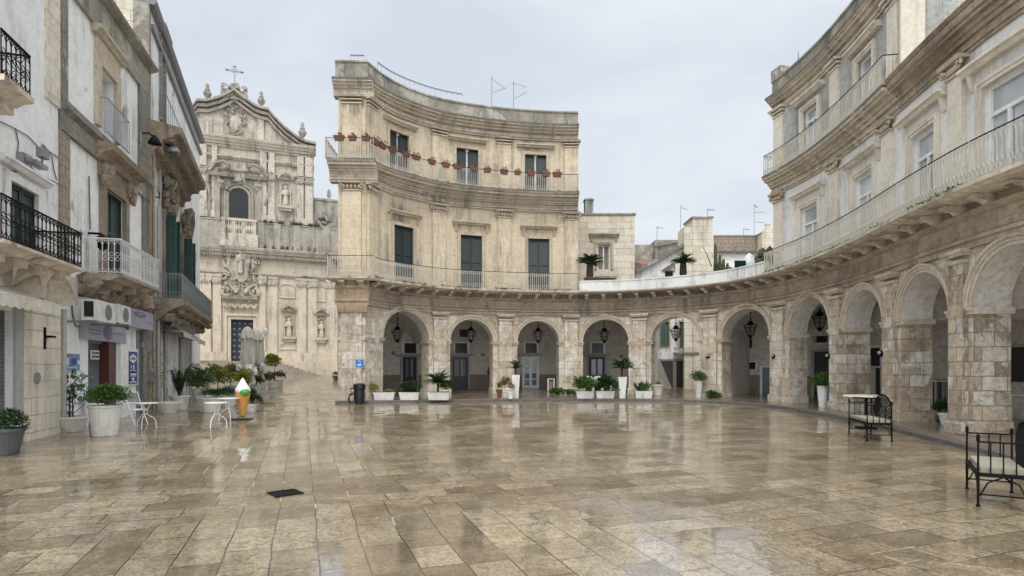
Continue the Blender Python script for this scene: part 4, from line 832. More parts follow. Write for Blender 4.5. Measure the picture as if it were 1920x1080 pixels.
for x, z in ((-.2, -.2), (.2, -.2), (-.2, .2), (.2, .2)): mb.tube([(s, .1, za), (s+x*1.3, .1, za+z*1.3)], .03, 4)
mk('cross', mb, M['galv'], ch, CH)
# side scroll block with finial
a, b = cs(588.5), cs(637); z1 = cz(610, 375); mb = MB(); mb.box(a+.02, b, -2.2, -.3, zM, z1); mb.box(a+.02, b+.1, -2.3, -.2, z1, z1+.2); mk('side_block', mb, M['churchdk'], ch, CH)
mb = MB(); scroll(mb, (a+b)/2, zM+2.2, 1.1, .3, 1, -.3, .28, 1.7, 2.); scroll(mb, (a+b)/2-.3, zM+3.4, .7, .3, -1, -.3, .22, 1.5); mb.blob(((a+b)/2, -.2, zM+2.), (1., .4, 1.2), .5, 3, k=10); mk('side_scroll', mb, M['churchdk'], ch, CH)
s = cs(618); mb = MB(); mb.lathe([(.2, 0), (.2, .2), (.1, .3), (.24, .55), (.14, .75), (.2, .9), (.05, 1.2)], (s, -.9, z1+.2), 12); mk('finial', mb, M['churchdk'], ch, CH, smooth=True)
mb = MB(); mb.box(cs(640.2), cs(668), -6, -1.2, .8, cz(640, 474)); mk('side_wing', mb, M['greystone'], ch, CH)
# moss on the ledges
mb = MB()
for k in range(2600):
    p_ = R.uniform(488, 600); s = cs(p_)
    if mn.noise(Vector((p_*.09, 3, 1))) < -.02: continue
    mb.leaf((s, R.uniform(.3, .62), zB+.1+R.random()**3*.28), (R.uniform(-.4, .4), .6, R.uniform(.2, 1)), (1, 0, 0), .12, .09)
for k in range(1200):
    p_ = R.uniform(495, 600); s = cs(p_)
    if mn.noise(Vector((p_*.12, 7, 1))) < .02: continue
    mb.leaf((s, R.uniform(.45, .6), zM+.05+R.random()**3*.4), (R.uniform(-.4, .4), .6, R.uniform(.2, 1)), (1, 0, 0), .12, .09)
mk('moss', mb, M['moss'], ch, CH, kind='stuff')
# steps
sa, sb_ = cs(395), cs(600); n_ = 9
mb = MB(); zl = gz(0, 53)-.03
for i in range(n_):
    z1 = zl+(dZ0-zl)*(i+1)/n_; mb.box(sa-.0, sb_-(sb_-cs(500))*i/n_*.9, .0 if i else -.05, .4+.36*(n_-1-i)+.36, zl-.3, z1-.001*i)
mk('steps', mb, M['stairs'], None, CH, label='broad worn stone steps leading up to the studded church door', cat='steps')
mb = MB(); z1 = cz(560, 677); mb.prof([(.31, .6), (.75, .6), (.75, z1), (.31, z1)], cs(512), cs(641)); mk('plinth', mb, M['churchlow'], ch, CH)

# brown house wall in the gap beside the church
mb = MB(); x0, x1, zt = block(634, 668, 478, 44, 3); fa = Line((x0, 44), (1, .1)); al = thing('alley_house', 'narrow brown rubble house wall squeezed between church and corner palace', 'house', (x0, 44, gz(0, 44)))
mb.box(0, x1-x0+2, -3, 0, .5, zt); mk('wall', mb, M['rubble'], al, fa)
mb = MB(); mb.box(-.05, x1-x0+2, -.4, .25, zt-.35, zt-.1); mb.box(-.02, .3, -.2, .12, .5, zt-.36); mk('cornice', mb, M['greystone'], al, fa)
# ------------------------------------------------------------------ left side: two houses on one line, a third turned a little
L1 = Line((-12.3, 15.4), (-.28, 1)); LC = Line((-14.3, 22.5), (-.4, 1))
ls = lambda px, n=0: L1.s(px, n); lz = lambda px, py, n=0: L1.z(px, py, n)
qs = lambda px, n=0: LC.s(px, n); qz = lambda px, py, n=0: LC.z(px, py, n)
G = lambda fr, s, n=0: gz(*fr.xy(s, n))
sA0, sAB, sBE = -4.5, ls(109), ls(277)
ha = thing('plaster_house', 'tall white plastered house with black iron balconies and scalloped awning', 'house', (*L1.xy(-2), G(L1, -2)))
hb = thing('ice_cream_shop_house', 'white panelled old house with grey stone frames above the ice cream shop', 'house', (*L1.xy(3), G(L1, 3)))
hc = thing('ornate_house', 'house with heavy carved brown canopy and green open shutters near the church', 'house', (*LC.xy(5), G(LC, 5)))
# ---- house A
sw0, sw1 = ls(15), ls(67); zA = lz(40, 503, 0); zfl = lz(152, 503, 1.0); zrl = lz(152, 438, 1.0); wz1 = lz(41, 351)
rs0, rs1 = ls(-60), ls(23); z1 = lz(23, 583)
mb = MB(); wall(mb, sA0, sAB, .1, 15.5, [(sw0, sw1, zfl+.02, wz1), (rs0, rs1, .1, z1)]); mk('wall', mb, M['white'], ha, L1)
mb = MB(); mb.box(sA0, sAB-.02, -8, -.9, .1, 15.4); mk('body', mb, M['greystone'], ha, L1)
mb = MB(); mb.box(ls(83), sAB+.02, -.2, .05, lz(100, 196), 15.6); mk('quoin', mb, M['blocks'], ha, L1)
mb = MB(); mb.box(ls(38), ls(106), .003, .12, .1, lz(70, 573)); mk('stone_pier', mb, M['blocks'], ha, L1)
mb = MB(); mb.box(ls(23.5), ls(38)-.002, -.1, .07, .1, lz(30, 580)); mk('pilaster', mb, M['greylt'], ha, L1)
mb = MB(); s = ls(72); z = lz(72, 634); mb.box(s-.025, s+.025, .121, .16, z-.28, z+.28); mb.box(s-.02, s+.2, .121, .3, z+.02, z+.07); mk('wall_hook', mb, M['iron'], ha, L1)
mb = MB(); s = ls(58); z = lz(58, 709); mb.lathe([(.15, 0), (.14, .03), (.02, .035)], (0, 0, 0), 14); mb.xf(lambda a, b, c: (s+a, .121+c, z+b)); mk('round_plate', mb, M['grey'], ha, L1)
mb = MB(); mb.box(rs0, rs1, -.2, -.15, .1, z1); sh = mk('roller_shutter', mb, M['roller'], ha, L1)
mb = MB(); mb.box(rs0, rs1, -.149, -.1, .25, .33); mk('bottom_rail', mb, M['galv'], sh, L1)
shutterwin(L1, ha, (sw0+sw1)/2, sw1-sw0, zfl+.03, wz1, (wz1+.3, .22, .16, 0), .2, 'shutdeep', 0, 'white')
def ironbalcony(fr, root, s0, s1, zf, zr, n1, mat, slabmat, sp=.17, ret0=False, ret1=True, fancy=True, thick=.16, supports=3, name='balcony'):
    mb = MB(); mb.prof([(.002, zf-thick), (n1-.25, zf-thick), (n1-.12, zf-thick*.6), (n1+.06, zf-thick*.45), (n1+.06, zf), (.002, zf)], s0, s1+.05)
    for i in range(supports):
        c = s0+(s1-s0)*(i+.6)/supports; mb.prof([(.003, zf-thick-.5), (.1, zf-thick-.5), (n1*.45, zf-thick-.22), (n1*.75, zf-thick-.2), (n1*.75, zf-thick-.002), (.003, zf-thick-.002)], c-.14, c+.14)
    b = mk(name, mb, M[slabmat], root, fr); mb = MB()
    def run(P, L):
        k = max(2, round(L/sp))
        for i in range(k+1):
            a, n = P(L*i/k); mb.tube([(a, n, zf), (a, n, zr)], .013, 5)
            if i < k and fancy:
                am, nm = P(L*(i+.5)/k); a2, n2 = P(L*(i+1)/k); h = zr-zf
                for z in (zf+h*.42, zf+h*.56): mb.tube([P2 for P2 in ((a, n, z), (am, nm, z+.06), (a2, n2, z), (am, nm, z-.06), (a, n, z))], .009, 4)
                mb.tube([(a, n, zr-.18), (am, nm, zr-.05), (a2, n2, zr-.18)], .009, 4); mb.tube([(a, n, zf+.18), (am, nm, zf+.06), (a2, n2, zf+.18)], .009, 4)
        for z, r in ((zr, .026), (zf+.04, .016), (zr-.05, .01)): mb.tube([(*P(0), z), (*P(L), z)], r, 5)
    run(lambda q: (s0+q, n1), s1-s0)
    if ret0: run(lambda q: (s0, q), n1)
    if ret1: run(lambda q: (s1, q), n1)
    mk('railing', mb, M[mat], b, fr); return b
ironbalcony(L1, ha, sA0, ls(152, 1.0), zfl, zrl, 1.0, 'iron', 'trim', supports=4)
zu = lz(57, 184, 1.0); ironbalcony(L1, ha, sA0, ls(56, 1.0), zu, lz(56, 106, 1.0), 1.0, 'iron', 'trim', supports=2, thick=.25)
# arched vaulting under the lower balcony
mb = MB()
for p0, p1 in ((-40, 22), (26, 88)):
    a, b = ls(p0), ls(p1); k = 10; c = (a+b)/2; r = (b-a)/2
    mb.loft([[(c-r*math.cos(math.pi*j/k), n, lz(60, 548)+min(r, .62)*math.sin(math.pi*j/k)-.15), (c-r*math.cos(math.pi*j/k), n, zfl-.17)][::1] for j in range(k+1) for n in (.62,)], 0, False, False)
    mb.box(b, b+.14, .003, .64, zfl-.9, zfl-.165)
mk('balcony_vault', mb, M['trim'], ha, L1)
mb = MB(); a, b = sA0, ls(113, .8); za, zb_ = lz(113, 569, .8)+.28, lz(113, 573, .8)
mb.add([(a, .1, za), (b, .1, za), (b, .8, zb_), (a, .8, zb_)], [(0, 1, 2, 3)]); mb.add([(a, .1, za-.02), (b, .1, za-.02), (b, .8, zb_-.02), (a, .8, zb_-.02)], [(0, 1, 2, 3)])
k = 90
for i in range(k):
    p, q = a+(b-a)*i/k, a+(b-a)*(i+1)/k; f = lambda s: .22+.05*abs(math.sin((s-a)*math.pi/.3))
    for n_ in (.8, .812): mb.add([(p, n_, zb_), (q, n_, zb_), (q, n_, zb_-f(q)), (p, n_, zb_-f(p))], [(0, 1, 2, 3)])
mb.tube([(a, .8, zb_), (b, .8, zb_)], .02, 5); mk('awning', mb, M['canvas'], ha, L1)
def cable(fr, root, pts, r=.014, n=.03, name='cable'): mb = MB(); mb.tube([(fr.s(px), n, fr.z(px, py)) for px, py in pts], r, 5); mk(name, mb, M['cable'], root, fr)
cable(L1, ha, [(-20, 220), (20, 238), (50, 255), (72, 278)]); cable(L1, ha, [(26, 240), (32, 268), (30, 290)]); cable(L1, ha, [(50, 303), (62, 322), (85, 334), (108, 345)])
cable(L1, ha, [(78, 270), (95, 292), (98, 315), (104, 338)]); cable(L1, ha, [(75, 272), (92, 285), (108, 296)]); cable(L1, ha, [(45, 310), (28, 322), (5, 318)])
p = Vector(L1(ls(50), 0, lz(50, 297))); fl = thing('flood_light', 'grey flood light on bracket high on the white plastered house wall', 'flood light', p)
mb = MB(); s = ls(50); z = lz(50, 297); mb.box(s-.14, s+.14, .25, .42, z+.04, z+.26); mk('head', mb, M['grey'], fl, L1); mb = MB(); mb.tube([(s, .002, z-.1), (s+.1, .25, z-.12), (s, .34, z+.05)], .03, 6); mb.box(s-.2, s+.35, .1, .3, z-.16, z-.06); mk('bracket', mb, M['galv'], fl, L1)
s = ls(34); z = lz(34, 297); mb = MB(); mb.box(s-.1, s+.1, .002, .16, z-.13, z+.13); mb.lathe([(.07, 0), (.09, .1), (.05, .16)], (s, .2, z-.06), 10); mk('security_camera', mb, M['grey'], None, L1, label='small grey security camera beside the flood light', cat='camera')

# ---- house B
zc = lz(277, 131); S = lambda a, b: (ls(a), ls(b)); B0, B1 = sAB+.02, sBE
mb = MB()
w1a, w1b = S(184, 213); w1z0, w1z1 = lz(198, 252), lz(198, 138)
w2a, w2b = S(192, 229); w2z0 = lz(228, 515, .9)+.15; w2z1 = lz(210, 364)
d1a, d1b = S(165, 219); d1z1 = lz(192, 637); d2a, d2b = S(255, 268); d2z1 = lz(262, 619)
zg = gz(*L1.xy(3))-.2
zs = lz(220, 566); wall(mb, B0, B1, zs, zc-1.1, [(w1a, w1b, w1z0, w1z1), (w2a, w2b, w2z0, w2z1)], .4); mk('wall', mb, M['whiteold'], hb, L1)
mb = MB(); wall(mb, B0, B1, zg, zs-.002, [(d1a, d1b, zg, d1z1), (d2a, d2b, zg, d2z1)], .4); mk('shop_wall', mb, M['paintwall'], hb, L1)
mb = MB(); mb.box(B0, B1, -8, -1.4, zg, zc-.1); mk('body', mb, M['greystone'], hb, L1)
mb = MB(); mb.box(B0, B1, -.6, .1, zc-1.1, zc-.14); mb.prof([(-.6, zc-.14), (.15, zc-.14), (.35, zc-.05), (.4, zc+.02), (-.6, zc+.05)], B0-.05, B1); mk('cornice', mb, M['mould'], hb, L1)
mb = MB(); zb1 = lz(265, 322); zb0 = zb1-.95                    # the stone belt and strips that frame the plaster panels
mb.prof([(.002, zb0), (.1, zb0), (.1, zb0+.5), (.22, zb0+.62), (.22, zb0+.8), (.002, zb0+.85)], B0, B1)
for p0, p1 in ((109.5, 121), (258, 276)): mb.box(*S(p0, p1), .002, .09, zb0+.85, zc-1.1)
mb.box(*S(265, 276), .002, .08, zg, zb0); mk('stone_frame', mb, M['greystone'], hb, L1)
mb = MB(); mb.box(*S(110, 127), .002, .06, lz(130, 545), zb0); mk('brick_strip', mb, M['rubble'], hb, L1)
def doorwin(a, b, z0, z1, fw, hood, pmat):
    f = MB(); surround(f, (a+b)/2, b-a, z0, z1, fw, .12); 
    return f
f = doorwin(w1a, w1b, w1z0, w1z1, .32, None, None); c = (w1a+w1b)/2; w = w1b-w1a; f.box(c-w/2-.3, c+w/2+.3, .003, .1, w1z1+.32, w1z1+.8); hoodpart(f, c, w+1.1, w1z1+.8, .3, .22, 0); win = mk('window', f, M['hood'], hb, L1)
mb = MB(); mb.box(w1a, w1b, -.36, -.32, w1z0, w1z1); mk('pane', mb, M['glass'], win, L1); mb = MB(); k = 20; mb.loft([[(w1a+(w1b-w1a)*(i/k)*.95, -.28+.05*math.sin(i*1.9), z) for z in (w1z0, w1z1)] for i in range(k+1)], 0, False, False); mk('curtain', mb, M['curtain'], win, L1)
mb = MB(); a, b = ls(180), ls(224); z0 = w1z0-.05
for i in range(13): s = a+(b-a)*i/12; mb.tube([(s, .3, z0-.15), (s, .3, z0+.95)], .014, 5)
for s in (a, b): mb.tube([(s, .3, z0+.95), (s, .02, z0+.95)], .02, 5)
mb.tube([(a, .3, z0+.95), (b, .3, z0+.95)], .022, 5); mb.tube([(a, .3, z0-.12), (b, .3, z0-.12)], .018, 5); mk('window_railing', mb, M['galv'], win, L1)
c = (w2a+w2b)/2; w = w2b-w2a; f = MB(); surround(f, c, w, w2z0, w2z1, .28, .14); f.box(c-w/2-.4, c+w/2+.4, .003, .1, w2z1+.28, w2z1+.75)
f.prof([(.004, w2z1+.7), (.2, w2z1+.75), (.3, w2z1+.9), (.55, w2z1+1.0), (.62, w2z1+1.15), (.004, w2z1+1.3)], c-w/2-.75, c+w/2+.75)
for q in (-1, 1):
    f.blob((c+q*(w/2+.2), .2, w2z1+.5), (.2, .22, .28), .4, 3); f.blob((c+q*(w/2+.35), .2, w2z1+.2), (.12, .15, .2), .4, 4)
win = mk('window', f, M['warmtrim'], hb, L1)
for q in (-1, 1): mb = MB(); a, b = sorted((c+q*.01, c+q*(w/2-.01))); mb.box(a, b, -.1, -.05, w2z0, w2z1); [mb.box(x, x+.08, -.049, -.02, w2z0, w2z1) for x in (a, b-.08)]; [mb.box(a+.082, b-.082, -.049, -.02, z, z+.1) for z in (w2z0, (w2z0+w2z1)/2, w2z1-.1)]; mk('shutter', mb, M['shutdeep'], win, L1)
bz, bzr = lz(228, 514, .95), lz(228, 450, .95); ironbalcony(L1, hb, ls(226, .95), ls(298, .95), bz, bzr, .95, 'railwhite', 'entab', sp=.15, ret0=True, ret1=True, thick=.2, supports=3)
mb = MB()                                                       # carved brackets under that balcony
for i in range(9): s = ls(150)+(sBE-ls(150))*i/8.; mb.blob((s, .2, lz(220, 552)+R.uniform(-.1, .15)), (.28, .28, .3), .5, i)
mb.prof([(.002, lz(220, 572)), (.12, lz(220, 572)), (.3, lz(220, 558)), (.002, lz(220, 556))], ls(118), sBE); mk('carved_band', mb, M['warmtrim'], hb, L1)
# shop front
mb = MB(); mb.box(d1a, d1b, -.36, -.3, zg, d1z1); dr = mk('shop_door', mb, M['glass'], hb, L1)
mb = MB(); mb.box(d1b-.6, d1b-.02, -.295, -.02, zg+.2, d1z1-.01); mk('door_leaf', mb, M['brown'], dr, L1)
mb = MB(); mb.box(d1a+.02, d1a+.09, -.298, -.2, zg, d1z1-.02); mb.box(d1a+.09, d1b-.62, -.297, -.2, d1z1-.12, d1z1-.02)
for i in range(3): mb.box(d1a+.2, d1a+1.1, -.299, -.26, zg+.9+.35*i, zg+.95+.35*i)
mk('door_frame', mb, M['grey'], dr, L1)
mb = MB(); a, b = ls(188), ls(203); z0, z1 = lz(195, 674), lz(195, 657); mb.box(a, b, -.28, -.25, z0, z1); dsn = mk('door_notice', mb, M['frame'], dr, L1)
mb = MB(); w = b-a; h = z1-z0
for x0, x1, y0, y1 in ((.1, .28, .56, .88), (.36, .55, .6, .82), (.6, .92, .62, .8), (.1, .3, .14, .44), (.36, .5, .18, .42), (.54, .66, .18, .42), (.7, .92, .18, .42)): mb.box(a+w*x0, a+w*x1, -.249, -.245, z0+h*y0, z0+h*y1)
mk('notice_print', mb, M['dark'], dsn, L1)
mb = MB(); mb.box(ls(220), ls(234), .004, .1, zg, d1z1+.2); mk('door_jamb', mb, M['frame'], hb, L1)
mb = MB(); mb.box(d2a, d2b, -.36, -.3, zg, d2z1); d2 = mk('side_door', mb, M['dark'], hb, L1)
mb = MB(); mb.box(d2b-.6, d2b-.001, -.29, -.02, zg, d2z1); mk('door_leaf', mb, M['grey'], d2, L1)
def board(name, px0, px1, pya, pyb, n0, n1, mat, label, cat):
    a, b = ls(px0, n1), ls(px1, n1); m_ = (px0+px1)/2; z0, z1 = lz(m_, pyb, n1), lz(m_, pya, n1)
    mb = MB(); mb.box(a, b, n0, n1, z0, z1); o = mk(name, mb, M[mat], None, L1, label=label, cat=cat); return o, a, b, z0, z1
def prn(o, items, mat, n, a, b, z0, z1, name='print'):
    mb = MB(); [mb.box(a+(b-a)*x0, a+(b-a)*x1, n, n+.006, z0+(z1-z0)*y0, z0+(z1-z0)*y1) for x0, x1, y0, y1 in items]; mk(name, mb, M[mat], o, L1)
o, a, b, z0, z1 = board('shop_sign', 158, 237, 608, 640, .02, .14, 'lav', 'long lavender shop sign with purple round mark above the shop door', 'sign')
mb = MB(); c = a+(b-a)*.52; h = (z1-z0); mb.loft([[(c+.36*math.cos(i*.3927), n, z0+h*.5+h*.44*math.sin(i*.3927)) for i in range(16)] for n in (.141, .147)]); mk('emblem', mb, M['purple'], o, L1)
mb = MB(); mb.tube([(c-.15, .15, z0+h*.3), (c-.05, .15, z0+h*.7), (c+.1, .15, z0+h*.65), (c+.03, .15, z0+h*.4), (c+.18, .15, z0+h*.32)], .03, 5); mk('emblem_stroke', mb, M['lav'], o, L1)
prn(o, [(.08, .36, .52, .6), (.1, .34, .34, .4), (.68, .92, .5, .58)], 'purple', .141, a, b, z0, z1)
o, a, b, z0, z1 = board('shop_sign_box', 243, 287, 582, 616, .15, .3, 'lav', 'square lavender sign box with oval purple mark beside the air conditioners', 'sign')
mb = MB(); c = a+(b-a)*.42; h = (z1-z0); mb.loft([[(c+.62*math.cos(i*.3927), n, z0+h*.74+h*.16*math.sin(i*.3927)) for i in range(16)] for n in (.301, .308)]); mk('emblem', mb, M['purple'], o, L1)
mb = MB(); mb.tube([(c-.3, .31, z0+h*.7), (c-.15, .31, z0+h*.8), (c, .31, z0+h*.7), (c+.15, .31, z0+h*.8), (c+.3, .31, z0+h*.72)], .025, 5); mk('emblem_stroke', mb, M['lav'], o, L1); prn(o, [(.8, .95, .38, .43)], 'purple', .301, a, b, z0, z1)
o, a, b, z0, z1 = board('ice_cream_poster', 112, 150, 662, 696, .01, .05, 'frame', 'sky blue ice cream poster in white frame beside the shop door', 'poster')
prn(o, [(.02, .98, .04, .97)], 'bluemid', .05, a, b, z0, z1); prn(o, [(.15, .6, .84, .93)], 'red', .057, a, b, z0, z1, 'red_print'); prn(o, [(.12, .18, .3, .75), (.22, .28, .35, .7), (.32, .38, .3, .72), (.85, .95, .4, .6), (.36, .8, .2, .24)], 'frame', .058, a, b, z0, z1, 'white_print'); prn(o, [(.55, .78, .36, .72), (.05, .3, .06, .14), (.4, .6, .27, .33)], 'blue', .0585, a, b, z0, z1, 'dark_print')
o, a, b, z0, z1 = board('price_board', 239, 259, 654, 722, .02, .07, 'frame', 'tall narrow blue and white price board right of the shop door', 'sign')
prn(o, [(.1, .92, .03, .92)], 'blue', .07, a, b, z0, z1)
mb = MB(); w = b-a; h = z1-z0; c = a+w*.5
for zz, q in ((.74, 1), (.72, -1)): mb.prism([(c-w*.36, z0+h*zz), (c+w*.36, z0+h*zz), (c+w*.2, z0+h*(zz+.07*q)), (c, z0+h*(zz+.12*q)), (c-w*.2, z0+h*(zz+.07*q))], .077, .082)
mk('white_mark', mb, M['frame'], o, L1); prn(o, [(.3, .36, .46, .54), (.5, .6, .44, .56), (.2, .75, .40, .42), (.25, .8, .28, .32), (.25, .75, .24, .26), (.35, .6, .16, .2), (.45, .55, .08, .16), (.2, .4, .06, .1), (.6, .8, .06, .1)], 'frame', .077, a, b, z0, z1, 'white_print')
prn(o, [(.3, .7, .70, .725), (.35, .65, .755, .775)], 'blue', .083, a, b, z0, z1, 'blue_print')
board('wall_panel', 276, 288, 640, 660, .003, .1, 'grey', 'grey meter cover panel on the wall beside the side door', 'panel')
s = ls(281, .1); z = lz(281, 700, .1); mb = MB(); mb.prof([(.003, z-.32), (.18, z-.32), (.22, z+.1), (.16, z+.22), (.003, z+.22)], s-.2, s+.2); mb.box(s-.16, s+.16, .19, .26, z-.02, z+.04); mk('letter_box', mb, M['grey'], None, L1, label='dark grey letter box beside the side door', cat='letter box')
def acunit(px0, px1, pya, pyb, label):
    a, b = ls(px0, .75), ls(px1, .75); m_ = (px0+px1)/2; z0, z1 = lz(m_, pyb, .75), lz(m_, pya, .75); t = thing('air_conditioner', label, 'air conditioner', L1(a, .4, z0), group='air conditioners above the shop door')
    mb = MB(); mb.box(a, b, .38, .74, z0, z1); mk('case', mb, M['ac'], t, L1); mb = MB(); c = a+(b-a)*.6; r = (z1-z0)*.4
    mb.loft([[(c+r*q*math.cos(i*.3927), n, (z0+z1)/2+r*q*math.sin(i*.3927)) for i in range(16)] for n, q in ((.741, 1), (.76, .96))]); mk('fan_grille', mb, M['acgrille'], t, L1)
    mb = MB(); mb.box(a-.012, a-.002, .45, .68, z0+.1, z1-.06); mk('side_vent', mb, M['dark'], t, L1); mb = MB(); [mb.box(x-.03, x+.03, .01, .72, z0-.07, z0-.004) for x in (a+.12, b-.12)]; mk('wall_bracket', mb, M['grey'], t, L1)
acunit(181, 218, 566, 604, 'left air conditioner with dark side vent above the shop sign'); acunit(221, 246, 573, 607, 'right air conditioner next to the lavender sign box')
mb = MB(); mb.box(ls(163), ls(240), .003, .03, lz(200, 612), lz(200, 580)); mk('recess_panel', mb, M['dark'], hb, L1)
cable(L1, hb, [(120, 545), (150, 555), (190, 552), (230, 566), (262, 570), (285, 566)], .03); cable(L1, hb, [(132, 560), (134, 590), (140, 612), (150, 612)], .02)
for px in (106.5, 288): mb = MB(); fr = L1; s = ls(px); mb.tube([(s, .17, zg), (s, .17, zb0 if px > 200 else lz(107, 580))], .06, 8); mk('drain_pipe', mb, M['greylt'], hb if px > 200 else ha, fr)
cable(L1, hb, [(165, 330), (166, 380), (167, 430)], .018)
p = L1(ls(165), 0, lz(165, 450)); mb = MB(); s = ls(165); z = lz(165, 450); mb.box(s-.03, s+.03, .003, .35, z+.18, z+.24); mb.lathe([(.02, .2), (.16, .1), (.13, -.22), (.02, -.3)], (s, .38, z), 8); mk('wall_lantern', mb, M['iron'], None, L1, label='small black wall lantern left of the white iron balcony', cat='lantern')
s = ls(262); z = lz(262, 260); mb = MB(); mb.tube([(s, .003, z+.2), (s, .3, z+.25), (s, .5, z+.1)], .03, 6); mb.lathe([(.05, .2), (.16, .05), (.24, -.12), (.02, -.16)], (s, .5, z-.02), 10); mk('wall_lamp', mb, M['iron'], None, L1, label='dark lamp on short arm beside the upper window panel', cat='lamp')

# ---- house C
zt = 16.3; cB = qs(352)
zg2 = gz(*LC.xy(6))-.3
sh1, sh2 = 3.5, 8.4; wz0, wz1c = qz(398, 600, 1.1)+.02, 8.75
mb = MB(); wall(mb, 0.02, 15, zg2, zt, [(sh1-.55, sh1+.55, wz0, wz1c), (sh2-.55, sh2+.55, wz0, wz1c), (2.2, 3.5, zg2, 3.9), (6.2, 7.6, zg2, 3.9), (9.6, 10.8, zg2, 3.8)], .3); mk('wall', mb, M['whiteold'], hc, LC)
mb = MB(); mb.box(.02, 15, -9, -.5, zg2, zt); mk('body', mb, M['blocks'], hc, LC)
mb = MB(); mb.box(.0, .5, -.1, .1, zg2, 11.0); mk('corner_strip', mb, M['ochre'], hc, LC)
mb = MB(); mb.box(-.06, .3, -.5, .04, 11.5, zt); mk('corner_quoin', mb, M['mould'], hc, LC)
mb = MB(); mb.prof([(-.5, zt), (.2, zt), (.3, zt+.12), (.3, zt+.2), (-.5, zt+.25)], -.05, 15); mb.prof([(.003, zt-.75), (.12, zt-.75), (.16, zt-.6), (.003, zt-.58)], .3, 15); mk('cornice', mb, M['grey'], hc, LC)
cz1 = 11.6; mb = MB(); e0, e1 = -.02, qs(386, 1.15)
mb.prof([(.004, cz1-1.25), (.15, cz1-1.25), (.2, cz1-1.0), (.42, cz1-.8), (.5, cz1-.55), (.8, cz1-.42), (.9, cz1-.3), (1.12, cz1-.24), (1.16, cz1), (.004, cz1+.2)], e0, e1)
for i in range(24): a = e0+.1+(e1-e0-.2)*i/24; mb.box(a, a+.18, .52, .86, cz1-.55, cz1-.44); mb.blob((a+.1, .35, cz1-.9), (.1, .16, .14), .4, i, k=6, m=4)
mk('canopy_cornice', mb, M['warmtrim'], hc, LC)
for s in (sh1, sh2):
    f = MB(); surround(f, s, 1.1, wz0, wz1c, .25, .14)
    for i in range(14): f.blob((s+R.uniform(-.8, .8), R.uniform(.1, .3), wz1c+.35+R.random()*1.1), (.2, .18, .24), .5, i)
    for q in (-1, 1): f.tube([(s+q*.9, .2, wz1c+.3), (s+q*.75, .35, wz1c+1.1), (s+q*.2, .4, wz1c+1.6)], .14, 6)
    win = mk('window', f, M['warmtrim'], hc, LC); mb = MB(); mb.box(s-.55, s+.55, -.28, -.24, wz0, wz1c); mk('pane', mb, M['dark'], win, LC)
    for q in (-1, 1):
        mb = MB(); mb.box(s+q*.57-.025, s+q*.57+.025, .15, .5, wz0, wz1c); mb.box(s+q*.57-.04, s+q*.57+.04, .15, .2, wz0, wz1c+.002); mb.box(s+q*.57-.04, s+q*.57+.04, .45, .51, wz0, wz1c+.002); mk('shutter', mb, M['shutgreen'], win, LC)
f = MB(); s = qs(303); z = qz(303, 190); surround(f, s, .8, z-1., z+2.4, .18, .1); hoodpart(f, s, 1.6, z+2.8, .3, .25, .3); win = mk('window', f, M['greystone'], hc, LC); mb = MB(); mb.box(s-.4, s+.4, .004, .03, z-1., z+2.4); mk('pane', mb, M['glass'], win, LC)
mb = MB(); mb.tube([(.4, .3, z), (6.5, .3, z)], .02, 5); [mb.tube([(.4+i*.5, .3, z-1.), (.4+i*.5, .3, z)], .008, 4) for i in range(13)]; mk('glass_railing', mb, M['galv'], hc, LC)
mb = MB(); bzc = wz0-.02; b0, b1 = .25, qs(397, 1.15)
mb.prof([(.004, bzc-.95), (.25, bzc-.9), (.5, bzc-.65), (.8, bzc-.42), (1.1, bzc-.3), (1.2, bzc-.22), (1.2, bzc), (.004, bzc)], b0, b1)
for i in range(14):
    a = b0+.2+(b1-b0-.4)*i/13; mb.blob((a, .55, bzc-.7), (.16, .3, .2), .5, i, k=6, m=5); mb.blob((a+.3, .95, bzc-.42), (.14, .18, .14), .5, i+40, k=6, m=4)
bal = mk('balcony', mb, M['warmtrim'], hc, LC)
mb = railing(b0+.05, b1-.05, 1.12, bzc, bzc+1.0, .11, ret0=.05, ret1=.05, r=.012, cap=.022); mk('railing', mb, M['grey'], bal, LC)
mb = MB()
for i in range(22): mb.blob((b0+.3+(b1-b0-.5)*i/22, 1.15, bzc-.1+.0), (.2, .05, .06), .3, i, k=6, m=4)
mk('balcony_moulding', mb, M['warmtrim'], bal, LC)
for a, b, m_ in ((2.2, 3.5, 'dark'), (6.2, 7.6, 'dark'), (9.6, 10.8, 'glass')):
    mb = MB(); mb.box(a, b, -.28, -.22, zg2, 3.9); d = mk('shop_door', mb, M[m_], hc, LC); mb = MB(); mb.box(a+.05, a+.12, -.219, -.15, zg2, 3.88); mb.box(b-.5, b-.02, -.21, .0, zg2, 3.88); mk('door_leaf', mb, M['grey'], d, LC)
    mb = MB(); surround(mb, (a+b)/2, b-a, zg2, 3.9, .2, .12); mk('door_surround', mb, M['whiteold'], d, LC)
mb = MB(); mb.box(.6, 1.5, .003, .16, zg2, 4.1); mk('stone_pilaster', mb, M['ochre'], hc, LC)
